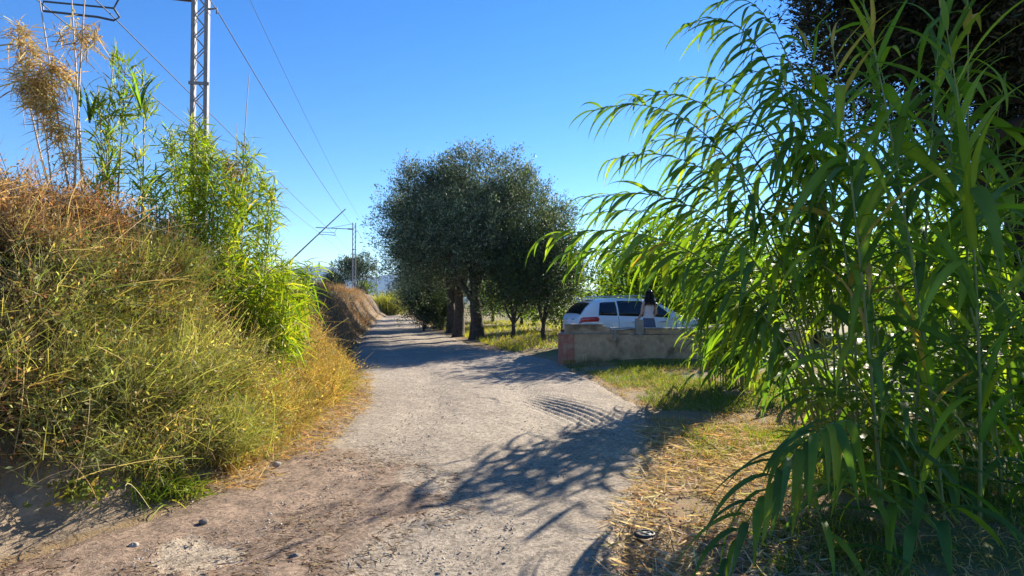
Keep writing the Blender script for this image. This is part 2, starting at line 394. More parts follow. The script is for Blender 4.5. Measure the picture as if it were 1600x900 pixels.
# ------------------------------------------------------------------ hills, far
hb = MB(); nx = 120
hx = np.linspace(-4200, 4200, nx); prof = np.interp(hx, [-4200, -2200, -1300, -1000, -620, -200, 600, 1600, 4200], [150, 230, 200, 185, 140, 100, 60, 50, 40])
prof = prof * (0.9 + 0.2 * fbm(hx / 260, hx * 0, 4, 2))
rows = [(2350, 0.0), (2600, 0.35), (2900, 0.8), (3050, 1.0), (3400, 0.8), (4000, 0.0)]
HV = []
for k, (yy_, f) in enumerate(rows):
    for q in range(nx): HV.append((hx[q], yy_ + 120 * vnoise(hx[q] / 300, k * 3.1), prof[q] * f * (0.85 + 0.3 * vnoise(hx[q] / 150, k * 1.7)) - 2))
i = np.arange(len(rows) - 1)[:, None] * nx; j = np.arange(nx - 1)[None]
hb.add(HV, np.stack([i + j, i + j + 1, i + j + 1 + nx, i + j + nx], -1).reshape(-1, 4), (0.07, 0.085, 0.05))
hill_mat = mat_noise('hill_scrub', (0.04, 0.055, 0.03), (0.12, 0.11, 0.07), 0.006, 0.95)
tag(hb.build('hills', hill_mat), kind='structure')

# ------------------------------------------------------------------ railway masts and wires
RD = np.array([-0.19, 1.0]); RD = RD / np.linalg.norm(RD)     # railway direction
def mast(x, y, label, h=8.2, first=True):
    z = Hs(x, y) - 0.3; top = 10.9
    t = empty('railway_mast', (x, y, z), math.atan2(RD[1], RD[0]) - math.pi / 2)
    tag(t, label, 'mast', 'masts along the railway line')
    hh = top - z; hw = 0.17
    for sx in (-1, 1):
        m = MB(); xo = sx * hw
        m.add(*box(xo - 0.05, xo + 0.05, -0.09, 0.09, 0, hh)); m.build('upright', M['steel'], t, smooth=False)
    m = MB(); nz_ = int((hh - 0.4) / 0.3)
    for k in range(nz_):
        z0 = 0.3 + k * 0.3; sg = 1 if k % 2 else -1
        for yo in (-0.07, 0.07):
            m.add(*tube([(-sg * 0.125, yo * 1.0, z0), (sg * 0.125, yo * 1.0, z0 + 0.3)], 0.018, 4))
    m.build('lattice', M['steel'], t, smooth=False)
    for zz in (hh - 3.2, hh - 5.6):
        m = MB(); m.add(*box(-0.26, 0.27, -0.115, -0.093, zz, zz + 0.09)); m.build('clamp', M['steel'], t, smooth=False)
    za = 10.15 - z
    m = MB(); m.add(*tube([(-0.22, 0, za), (-4.3, 0, za + 0.1)], 0.05, 8)); m.add(*tube([(-0.22, 0, za + 0.62), (-2.6, 0, za + 0.1)], 0.022, 6))
    arm = m.build('cantilever_arm', M['steel'], t)
    m = MB(); m.add(*tube([(-0.23, 0, za), (-0.75, 0, za + 0.012)], [0.085, 0.085], 8)); m.build('insulator', M['insul'], arm)
    m = MB(); zc = 9.52 - z
    m.add(*tube([(-2.2, 0, zc + 0.18), (-2.05, 0, zc - 0.06), (-2.2, 0, zc - 0.16), (-2.6, 0, zc - 0.1), (-3.9, 0, zc - 0.06)], 0.03, 6))
    m.add(*tube([(-2.0, 0, zc + 0.62), (-2.2, 0, zc + 0.18), (-3.9, 0, zc + 0.2), (-3.9, 0, zc - 0.06)], 0.026, 6))
    m.build('registration_arm', M['wire'], t)
    m = MB(); m.add(*tube([(0.2, 0, hh - 1.0), (0.42, 0, hh - 0.95), (0.42, 0, hh - 1.1)], 0.03, 6)); m.build('wire_bracket', M['steel'], t)
    return t
M1 = np.array([-8.75, 16.0]); M2 = np.array([-18.4, 67.0]); M3 = M2 + (M2 - M1) * 1.05
M0 = M1 - (M2 - M1)
mast(*M1, 'tall lattice steel mast nearest, rising behind the left reeds')
mast(*M2, 'slim grey steel mast beyond the dry bank, left of the dark tree')
mast(*M3, 'farthest small mast just left of the dark tree crown')
pr = np.array([RD[1], -RD[0]])
def wire_run(off, z, sag, label, rad=0.011, z2=None):
    m = MB(); pts_all = []
    seq = [M0, M1, M2, M3]
    for a, b in zip(seq[:-1], seq[1:]):
        s = np.linspace(0, 1, 25)[:, None]
        p = a + (b - a) * s + pr * off
        zz = z - 4 * sag * s * (1 - s)
        pts_all.append(np.concatenate([p, zz], 1)[(0 if a is M0 else 1):])
    m.add(*tube(np.concatenate(pts_all), rad, 5))
    tag(m.build('overhead_wire', M['wire']), label, 'wire', 'overhead railway wires')
wire_run(-2.25, 9.5, 0.10, 'overhead wire held by the inner end of the mast arms', 0.017)
wire_run(-3.75, 9.5, 0.10, 'overhead wire held by the outer end of the mast arms, leftmost', 0.017)
wire_run(0.42, 9.9, 0.55, 'wire along the road side of the masts, just right of them', 0.015)
wire_run(1.0, 10.9, 0.5, 'thin faint wire highest to the right of the masts', 0.008)

# ------------------------------------------------------------------ trees
def limb(p0, p1, r0, r1, bend=0.15, n=7):
    p0 = np.asarray(p0, float); p1 = np.asarray(p1, float)
    c = (p0 + p1) / 2 + rng.normal(0, 1, 3) * np.linalg.norm(p1 - p0) * bend * np.array([1, 1, 0.5])
    return bez(p0, c, p1, n), np.linspace(r0, r1, n)
def leaves(P, D, L, W, C, fold=0.1):
    """one bent quad per leaf"""
    N = len(P); D = norm(D); S = norm(np.cross(D, rng.normal(0, 1, (N, 3))))
    L = np.broadcast_to(L, (N,))[:, None]; W = np.broadcast_to(W, (N,))[:, None]
    up = norm(np.cross(S, D))
    a = P; b = P + D * L * 0.45 + S * W * 0.5 + up * fold * W; c = P + D * L; d = P + D * L * 0.45 - S * W * 0.5 + up * fold * W
    V = np.stack([a, b, c, d], 1).reshape(-1, 3); F = (np.arange(N) * 4)[:, None] + np.arange(4)[None]
    return V, F, np.repeat(C, 4, 0)
def crown_pts(blobs, n, shell=0.55, clump=22, spread=0.33):
    """leaf points grouped in twig clumps spread through ellipsoid blobs (cx,cy,cz,rx,ry,rz)"""
    blobs = np.asarray(blobs, float); vol = blobs[:, 3] * blobs[:, 4] + 0.3
    k = rng.choice(len(blobs), max(1, n // clump), p=vol / vol.sum())
    u = norm(rng.normal(0, 1, (len(k), 3))); r = shell + (1.04 - shell) * rng.random((len(k), 1)) ** 0.6
    u2 = u * r
    cen = blobs[k, :3] + u2 * blobs[k, 3:]
    cen = np.repeat(cen, clump, 0); out = np.repeat(u, clump, 0)
    tw = norm(out + np.array([0, 0, 0.35]) + np.repeat(rng.normal(0, 0.55, (len(k), 3)), clump, 0))
    s = rng.random((len(cen), 1))
    P = cen + tw * s * spread * 1.6 + rng.normal(0, spread * 0.28, (len(cen), 3))
    return P, tw
def crown_mesh(name, blobs, n, L, W, cols, wts, shell=0.55, clump=22, spread=0.33, up=0.2, v=0.25):
    P, tw = crown_pts(blobs, n, shell, clump, spread); N = len(P)
    D = tw + rng.normal(0, 0.65, (N, 3)) + np.array([0, 0, up])
    C = mixcols(cols, wts, N, v)
    # whole twigs differ a little in tone
    C = C * np.repeat(1 + rng.normal(0, 0.18, (N // clump, 1)), clump, 0)
    l = L * (0.7 + 0.6 * rng.random(N)); w = W * (0.7 + 0.6 * rng.random(N))
    return MB().add(*leaves(P, D, l, w, np.clip(C, 0.004, 0.8))).mesh(name)
def trunk_mesh(name, base, forks, r, hsplit, tips, flare=1.5, n=8, sinu=0.12):
    m = MB(); base = np.asarray(base, float)
    z = np.linspace(0, hsplit, 9); wx = np.cumsum(rng.normal(0, sinu * hsplit / 9, 9)); wy = np.cumsum(rng.normal(0, sinu * hsplit / 9, 9)); wx -= wx[0]; wy -= wy[0]
    pts = base + np.stack([wx, wy, z - 0.12], 1); rad = r * (1 + (flare - 1) * np.exp(-z / 0.25)) * (1 - 0.22 * z / hsplit) * (1 + rng.normal(0, 0.04, 9))
    V, F, Cc = tube(pts, rad, 12)
    ang = np.tile(np.arange(12), 9); V = V + 0.06 * r * np.sin(ang * 2.1 + 0.6 * np.repeat(np.arange(9), 12))[:, None] * norm(V - np.repeat(pts, 12, 0))
    m.add(V, F, Cc)
    top = pts[-1]
    for t in tips:
        p, q = limb(top - np.array([0, 0, 0.15]), t, r * 0.55, r * 0.1, 0.16); m.add(*tube(p, q, 8))
        for k in range(3):
            b = p[3 + k]; e = b + norm(rng.normal(0, 1, 3) + np.array([0, 0, 0.6]) + norm(t - top)) * np.linalg.norm(t - top) * 0.5
            pp, qq = limb(b, e, q[3 + k] * 0.7, 0.012, 0.2, 5); m.add(*tube(pp, qq, 5))
    return m.mesh(name)

def olive(px, d, cr, h, label, n, x=None, low=2.0, r=0.25, group='trees in the row along the right side of the lane', cols=None, name='olive_tree', extra=()):
    x = (px - 800) / FPX * d if x is None else x
    z = Hs(x, d); t = empty(name, (x, d, z)); tag(t, label, 'tree', group)
    blobs = []
    cz = low + (h - low) * 0.5
    nb = 9
    for k in range(nb):
        a = k * 2.4 + rng.random(); rr = cr * 0.56 * math.sqrt((k + .5) / nb) * 1.1
        blobs.append((rr * math.cos(a), rr * math.sin(a), cz + (h - low) * (rng.uniform(-0.1, 0.2) - .16 * (rr / cr) ** 2 * 3), cr * rng.uniform(.42, .6), cr * rng.uniform(.42, .6), (h - low) * rng.uniform(.24, .36)))
    blobs += list(extra)
    if cr > 2.5:
        for q in range(26):
            b = blobs[rng.integers(0, len(blobs))]; u = norm(rng.normal(0, 1, 3) + np.array([0, 0, .4])); blobs.append((b[0] + b[3] * u[0], b[1] + b[4] * u[1], b[2] + b[5] * u[2], rng.uniform(.2, .55), rng.uniform(.2, .55), rng.uniform(.3, .75)))
    tips = [np.array([b[0], b[1], b[2]]) for b in blobs[:6]]
    link('trunk', trunk_mesh('trunk', (0, 0, 0), 3, r, low * rng.uniform(.75, .95), tips), M['bark'], t)
    cols = cols or [(0.085, 0.112, 0.062), (0.14, 0.17, 0.10), (0.30, 0.33, 0.22), (0.045, 0.065, 0.036)]
    link('crown', crown_mesh('crown', blobs, n, 0.13, 0.038, cols, [3, 3, 1.6, 2], 0.3, 24, 0.36), M['olive_leaf'], t)
    return t
olive(745, 25.4, 3.9, 8.3, 'olive tree with the thickest bare trunk, nearest of the row', 110000, low=2.3, r=0.30,
      extra=[(2.2, -0.2, 5.4, 1.6, 1.6, 1.8), (-2.6, 0.2, 5.4, 1.9, 1.8, 1.9), (0.3, 0, 7.0, 2.2, 2.2, 1.3), (1.7, 0, 6.3, 1.3, 1.3, 1.1), (-1.7, 0, 6.5, 1.4, 1.3, 1.0), (-3.4, 0.3, 4.6, 1.2, 1.3, 1.6), (-3.0, 0.3, 3.2, 1.0, 1.2, 1.0), (3.0, .2, 4.4, 1.0, 1.1, 1.3)])
olive(717, 27.6, 3.6, 8.0, 'olive tree whose dark trunk is middle of the three close together', 70000, low=2.3, r=0.27,
      extra=[(-2.2, 0, 4.6, 1.7, 1.6, 1.8)])
olive(705, 30.6, 3.5, 7.9, 'olive tree whose dark trunk is leftmost of the three close together', 64000, low=2.2, r=0.25,
      extra=[(-1.6, -0.6, 3.4, 1.8, 1.6, 1.8)])
olive(683, 36, 3.2, 7.0, 'dense dark tree fourth in the row along the lane', 40000, low=0.8, r=0.22, extra=[(-0.6, -0.4, 1.6, 1.9, 1.8, 1.5)])
olive(672, 44, 3.2, 6.8, 'dense dark tree fifth in the row along the lane', 30000, low=0.7, r=0.2, extra=[(-0.5, 0, 1.6, 2.0, 1.9, 1.6)])
olive(664, 54, 3.2, 6.6, 'dense dark tree sixth in the row along the lane', 22000, low=0.7, r=0.2, extra=[(-0.3, 0, 1.6, 2.0, 1.9, 1.6)])
olive(655, 68, 3.2, 6.4, 'farthest dark tree of the row, at the lane end', 14000, low=0.6, r=0.2)
# young trees to the right of the olives
dk = [(0.045, 0.065, 0.025), (0.075, 0.10, 0.04), (0.12, 0.15, 0.06), (0.03, 0.04, 0.018)]
gy_ = 'young trees between the olive trunks and the wall'
olive(848, 22.3, 1.75, 4.9, 'small tree with thin bare trunk nearest the red wall end', 26000, low=1.0, r=0.085, group=gy_, cols=dk, name='young_tree')
olive(802, 23.8, 1.8, 4.6, 'small leafy tree right beside the thick olive trunk', 24000, low=0.9, r=0.09, group=gy_, cols=dk, name='young_tree')
olive(662, 33.0, 1.2, 2.8, 'low dark shrub at the lane edge left of the trunks', 12000, low=0.3, r=0.06, group='shrubs under the tree row', cols=dk, name='shrub')
olive(690, 34.0, 1.1, 2.6, 'low dark shrub directly behind the leftmost olive trunk', 12000, low=0.3, r=0.06, group='shrubs under the tree row', cols=dk, name='shrub')

# citrus grove
CV = []
ccols = [(0.10, 0.17, 0.025), (0.16, 0.24, 0.03), (0.07, 0.12, 0.02), (0.26, 0.29, 0.04)]
for k in range(3):
    bl = [(0, 0, 1.7, 1.25, 1.25, 1.25)] + [(rng.uniform(-.9, .9), rng.uniform(-.9, .9), rng.uniform(1.1, 2.5), .8, .8, .75) for _ in range(6)]
    cm = crown_mesh('crown', bl, 8500, 0.12, 0.058, ccols, [4, 3, 3, 1], 0.55, 16, 0.26, 0.1)
    tm = trunk_mesh('trunk', (0, 0, 0), 3, 0.10, 0.7, [np.array(b[:3]) for b in bl[1:5]])
    CV.append((tm, cm, bl))
uv = MB(); a = np.arange(8) * math.pi / 4; rows_ = np.linspace(0, math.pi, 6)
sv = np.array([(math.sin(t) * math.cos(p), math.sin(t) * math.sin(p), math.cos(t)) for t in rows_ for p in a]) * 0.042
i = np.arange(5)[:, None] * 8; j = np.arange(8)[None]
fruit_me = MB().add(sv, np.stack([i + j, i + 8 + j, i + 8 + (j + 1) % 8, i + (j + 1) % 8], -1).reshape(-1, 4)).mesh('fruit')
def citrus(x, y, s, label, k, fruits=0):
    t = empty('citrus_tree', (x, y, Hs(x, y)), rng.uniform(0, 6.28)); t.scale = (s, s, s * rng.uniform(.95, 1.1)); tag(t, label, 'tree', 'citrus trees of the grove behind the wall')
    link('trunk', CV[k][0], M['bark'], t); link('crown', CV[k][1], M['citrus_leaf'], t)
    for q in range(fruits):
        b = CV[k][2][rng.integers(0, 7)]; u = norm(rng.normal(0, 1, 3)) * 1.03
        f = link('fruit', fruit_me, M['fruit'], t); f.location = [b[c] + u[c] * b[3 + c] for c in range(3)]
cit = [(5.4, 20.8, 1.42, 'bright green citrus tree directly behind the white car', 0, 5),
       (8.4, 19.4, 1.05, 'citrus tree right of the car, behind the grey wall', 1, 5),
       (2.6, 29.5, 1.0, 'small citrus tree in the gap between olives and car', 2, 2),
       (7.6, 23.8, 1.15, 'citrus tree second behind the car, to its right', 2, 4),
       (10.6, 20.0, 1.15, 'citrus tree right of the grove seen over the reed canes', 0, 5),
       (5.3, 27.5, 1.1, 'citrus tree farther back behind the car roof', 1, 0),
       (9.0, 13.2, 1.0, 'citrus tree with fruit seen between the upright canes', 1, 8),
       (12.2, 14.8, 1.1, 'citrus tree at the right edge behind the canes', 2, 8),
       (11.2, 10.6, 0.95, 'low citrus tree with fruit at the right border of view', 0, 8),
       (13.8, 21.5, 1.2, 'citrus tree in the back row right of the grove', 1, 0),
       (11.0, 27.5, 1.2, 'citrus tree in the back row middle of the grove', 0, 0),
       (17.5, 19.0, 1.2, 'rightmost citrus tree of the back row', 2, 0),
       (16.0, 27.0, 1.25, 'farthest right citrus tree behind the back row', 1, 0),
       (0.6, 36.0, 1.1, 'citrus tree seen between the olive trunks', 0, 0),
       (-1.4, 41.0, 1.1, 'farthest citrus tree seen left of the trunks', 1, 0)]
for c in cit: citrus(*c)

# far trees, hedge and reed bush at the lane end
def far_tree(px, d, cr, h, label, n, low, cols, name='far_tree', transl='olive_leaf', L=0.3, W=0.14):
    x = (px - 800) / FPX * d; z = Hs(x, d); t = empty(name, (x, d, z)); tag(t, label, 'tree', 'far trees beyond the bank')
    bl = [(rng.uniform(-.5, .5) * cr, rng.uniform(-.5, .5) * cr, low + (h - low) * rng.uniform(.25, .85), cr * .45, cr * .45, (h - low) * .2) for _ in range(9)]
    link('trunk', trunk_mesh('trunk', (0, 0, 0), 3, 0.22, max(low, .6), [np.array(b[:3]) for b in bl[:6]]), M['bark'], t)
    link('crown', crown_mesh('crown', bl, n, L, W, cols, [3, 3, 1, 2], .3, 12, .5), M[transl], t)
ecol = [(0.06, 0.085, 0.04), (0.09, 0.115, 0.055), (0.14, 0.16, 0.08), (0.04, 0.055, 0.03)]
far_tree(560, 105, 4.6, 7.6, 'tall rounded tree standing behind the second mast', 9000, 1.2, ecol)
far_tree(528, 98, 2.3, 3.8, 'small conical tree left of the second mast', 3200, .5, ecol)
far_tree(513, 96, 2.0, 3.4, 'smallest far tree above the dry bank, leftmost', 2600, .4, ecol)
far_tree(575, 112, 2.6, 2.9, 'low bright green far tree right of the second mast', 1600, .3, ccols)
far_tree(628, 118, 3.4, 4.0, 'green tree closing the end of the lane', 2200, .3, ecol)
far_tree(641, 100, 2.6, 4.4, 'dark green tree right of the lane end', 2200, .3, ecol)
far_tree(597, 150, 4.0, 4.0, 'far dark tree left behind the lane-end reeds', 1500, .3, ecol)
x0, y0 = (605 - 800) / FPX * 72, 72.0
t = empty('reed_bush', (x0, y0, 0.3)); tag(t, 'pale yellow green reed bush at the far end of the lane', 'bush')
n = 2600; P = np.stack([rng.normal(0, .75, n), rng.normal(0, .8, n), rng.uniform(-.3, .4, n)], 1)
D = P * np.array([.35, .35, 0]) + np.array([0, 0, 1.0]) + rng.normal(0, .15, (n, 3))
MB().add(*blades(P, D, 1.5 + 1.2 * rng.random(n), .07, .12, mixcols([(.30, .30, .06), (.36, .32, .10), (.22, .25, .05)], [3, 2, 2], n), 3)).build('foliage', M['grass'], t)

# big dark conifer at the right
cx_, cyy = 7.3, 8.1
t = empty('conifer_tree', (cx_, cyy, Hs(cx_, cyy))); tag(t, 'big dark conifer overhanging the reeds at the upper right', 'tree')
bl = [(-.2, 0, 7.6, 2.6, 2.4, 2.6), (-1.5, -.2, 6.2, 1.5, 1.5, 1.2), (.2, -1.0, 5.6, 1.6, 1.4, 1.2), (1.2, -.2, 5.6, 1.8, 1.6, 1.4), (-.7, -.9, 5.0, 1.2, 1.1, .85), (.7, -1.2, 4.6, 1.3, 1.1, .9), (-1.9, .4, 7.4, 1.5, 1.4, 1.4), (1.9, -1.2, 4.3, 1.1, 1.1, .7), (-.1, -.6, 4.1, .8, .8, .55), (-2.2, -.6, 5.6, 1.0, 1.0, .9), (.9, -2.0, 5.2, 1.6, 1.0, 1.3), (-.9, -1.6, 5.6, 1.4, .9, 1.2), (-1.0, .8, 5.4, 1.7, 1.5, 1.2), (1.6, -1.9, 6.0, 1.8, 1.2, 1.8), (2.6, -.8, 5.2, 1.6, 1.4, 1.4)]
tips = [np.array(b[:3]) for b in bl[1:]]
link('trunk', trunk_mesh('trunk', (0, 0, 0), 3, .24, 3.0, tips, sinu=.05), M['bark_dark'], t)
m = MB(); a0 = np.array(at(1700, 150, 7.4)) - np.array([cx_, cyy, 0]); a1 = np.array(at(1462, 258, 6.9)) - np.array([cx_, cyy, 0])
p, q = limb(a0, a1, .12, .05, .05); m.add(*tube(p, q, 8))
p2, q2 = limb((0, 0, 3.2), a0, .14, .11, .05); m.add(*tube(p2, q2, 8))
m.build('bough', M['bark_dark'], t)
link('crown', crown_mesh('crown', bl, 260000, .11, .028, [(.022, .027, .014), (.035, .04, .018), (.05, .04, .024), (.015, .017, .01)], [3, 3, 2, 3], .15, 24, .24), M['cypress_leaf'], t)

# ------------------------------------------------------------------ wall
wy = 15.1; wx0 = 1.22; WZ = -0.15
w = empty('concrete_wall', (wx0, wy, WZ)); w.rotation_euler = (0, 0, R(-2.5))
tag(w, 'low weathered concrete wall with red end, in front of the white car', 'wall')
def slab(name, x0, x1, y0, y1, z0, z1, mat, parent, jit=0.008, nseg=None, topf=None):
    """box with subdivided, slightly uneven faces"""
    nxs = nseg or max(2, int((x1 - x0) / 0.12)); xs = np.linspace(x0, x1, nxs + 1); zs = np.linspace(z0, z1, 7)
    ring = [(y0, zz) for zz in zs] + [(y1, zz) for zz in zs[::-1]]; k = len(ring)
    V = []
    for xq in xs:
        tz = topf(xq) if topf else 0
        for (yq, zq) in ring:
            f = (zq - z0) / (z1 - z0)
            V.append((xq + rng.normal(0, jit * .5), yq + rng.normal(0, jit), zq + f * tz + rng.normal(0, jit * .6)))
    i = np.arange(nxs)[:, None] * k; j = np.arange(k)[None]
    F = np.stack([i + j, i + k + j, i + k + (j + 1) % k, i + (j + 1) % k], -1).reshape(-1, 4)
    m = MB().add(V, F)
    h = len(zs)
    for e, fl in ((0, 1), (nxs * k, 0)):
        cf = np.array([(e + q, e + q + 1, e + k - 2 - q, e + k - 1 - q) for q in range(h - 1)])
        m.add(np.zeros((0, 3)), cf - m.n if False else cf * 1 - 0) if False else m.F.append(cf if fl == 0 else cf[:, ::-1])
    return m.build(name, mat, parent, smooth=False)
slab('red_end', 0, 0.41, 0, .42, 0, .96, M['redwall'], w, .005)
slab('lower_course', .412, 6.2, .006, .40, 0, .955, M['concrete'], w, .008, topf=lambda x: 0.012 * math.sin(x * 2.1))
slab('ledge', .02, 1.42, -.018, .44, .962, .985, M['coping'], w, .003)
slab('upper_course', .17, 1.36, .10, .40, .986, 1.19, M['concrete'], w, .007, topf=lambda x: -0.09 * float(sstep(1.15, 1.36, x)))
slab('upper_course', 1.365, 6.2, .10, .40, .96, 1.08, M['concrete'], w, .007, topf=lambda x: 0.015 * math.sin(x * 3))
slab('capping', .15, 1.2, .07, .43, 1.196, 1.222, M['coping'], w, .004)
slab('capping', 1.36, 2.0, .07, .43, 1.10, 1.125, M['coping'], w, .004)
slab('post', 2.03, 2.22, .06, .30, .97, 1.36, M['coping'], w, .005, topf=lambda x: (x - 2.03) * -.15)
slab('capping', 2.25, 6.2, .07, .43, 1.10, 1.122, M['coping'], w, .004)
slab('pipe_mark', 1.43, 1.50, -.012, .004, .80, 1.09, M['coping'], w, .002, nseg=2)

wd = MB(); n = 500; P = np.stack([rng.uniform(1.3, 6.5, n), 15.05 - rng.random(n) ** 2 * .25 - .0, np.full(n, .06)], 1)
wd.add(*blades(P, rng.normal(0, .4, (n, 3)) + np.array([0, -.1, 1]), rng.uniform(.08, .32, n), .012, .4, mixcols([(.2, .22, .05), (.42, .33, .13), (.13, .16, .04)], [2, 2, 1], n), 3))
tag(wd.build('wall_weeds', M['grass']), 'thin weeds growing along the foot of the wall', 'weeds', kind='stuff')

# ------------------------------------------------------------------ white car
def car_paint():
    m, nt, n, l = newmat('car_paint'); out = n.new('ShaderNodeOutputMaterial'); p = n.new('ShaderNodeBsdfPrincipled')
    p.inputs['Base Color'].default_value = (.78, .79, .80, 1); p.inputs['Roughness'].default_value = .28; p.inputs['Coat Weight'].default_value = .6; p.inputs['Coat Roughness'].default_value = .05
    nz = n.new('ShaderNodeTexNoise'); nz.inputs['Scale'].default_value = 6; mr = n.new('ShaderNodeMapRange'); mr.inputs['To Min'].default_value = .22; mr.inputs['To Max'].default_value = .42
    l.new(nz.outputs[0], mr.inputs[0]); l.new(mr.outputs[0], p.inputs['Roughness']); l.new(p.outputs[0], out.inputs[0]); return m
def glossy_mat(name, c, rough=.08, metal=0, c1=None):
    return mat_noise(name, c, c1 or tuple(min(1, v * 1.15) for v in c), 3, rough, 0, metallic=metal, spec=.6)
M['paint'] = car_paint(); M['glass'] = glossy_mat('dark_glass', (.012, .014, .016)); M['tail'] = glossy_mat('tail_red', (.50, .015, .02), .15)
M['tail_clear'] = glossy_mat('tail_clear', (.55, .35, .33), .15); M['plastic'] = glossy_mat('black_plastic', (.02, .02, .02), .6); M['chrome'] = glossy_mat('alloy', (.55, .55, .57), .3, .8)
M['rubber'] = glossy_mat('rubber', (.02, .02, .02), .8); M['plate'] = glossy_mat('plate', (.75, .75, .74), .4)
XS = np.array([-2.28, -2.2, -2.05, -1.75, -1.3, -.6, 0, .55, 1.0, 1.25, 1.7, 2.1, 2.28])
roofz = lambda x: np.interp(x, [-2.3, -2.22, -2.12, -1.98, -1.72, -1.4, -.9, -.2, .35, .75, 1.25, 1.7, 2.1, 2.3], [.92, 1.08, 1.18, 1.38, 1.58, 1.645, 1.675, 1.68, 1.62, 1.45, 1.09, 1.05, .95, .78])
beltz = lambda x: np.interp(x, [-2.3, -2.15, -1.7, 0, 1.2, 1.7, 2.1, 2.3], [.88, 1.06, 1.08, 1.02, .99, .96, .87, .72])
halfw = lambda x: np.interp(x, [-2.3, -2.2, -1.9, -1.2, 0, 1.2, 1.9, 2.15, 2.3], [.66, .80, .90, .935, .94, .935, .90, .80, .62])
botz = lambda x: np.interp(x, [-2.3, -2.0, -1.4, 1.4, 2.0, 2.3], [.42, .30, .24, .24, .28, .36])
def sec(x, t):
    """half section: t 0 bottom centre .. 1 roof centre"""
    w_, b_, be, ro = halfw(x), botz(x), beltz(x), max(roofz(x), beltz(x) + .015)
    g = np.clip((ro - be) / .6, 0, 1); wr = w_ * (1 - .27 * g)
    P = [(0, b_), (w_ * .8, b_), (w_ * .97, b_ + .1), (w_, .62), (w_ * .985, be - .1), (w_ * .95, be), (wr + (w_ * .95 - wr) * .5, be + (ro - be) * .5), (wr * .97, ro - (ro - be) * .14), (wr * .8, ro - .03 * g), (wr * .4, ro - .004), (0, ro)]
    tt = np.linspace(0, 1, len(P)); ys = np.interp(t, tt, [p[0] for p in P]); zs = np.interp(t, tt, [p[1] for p in P]); return ys, zs
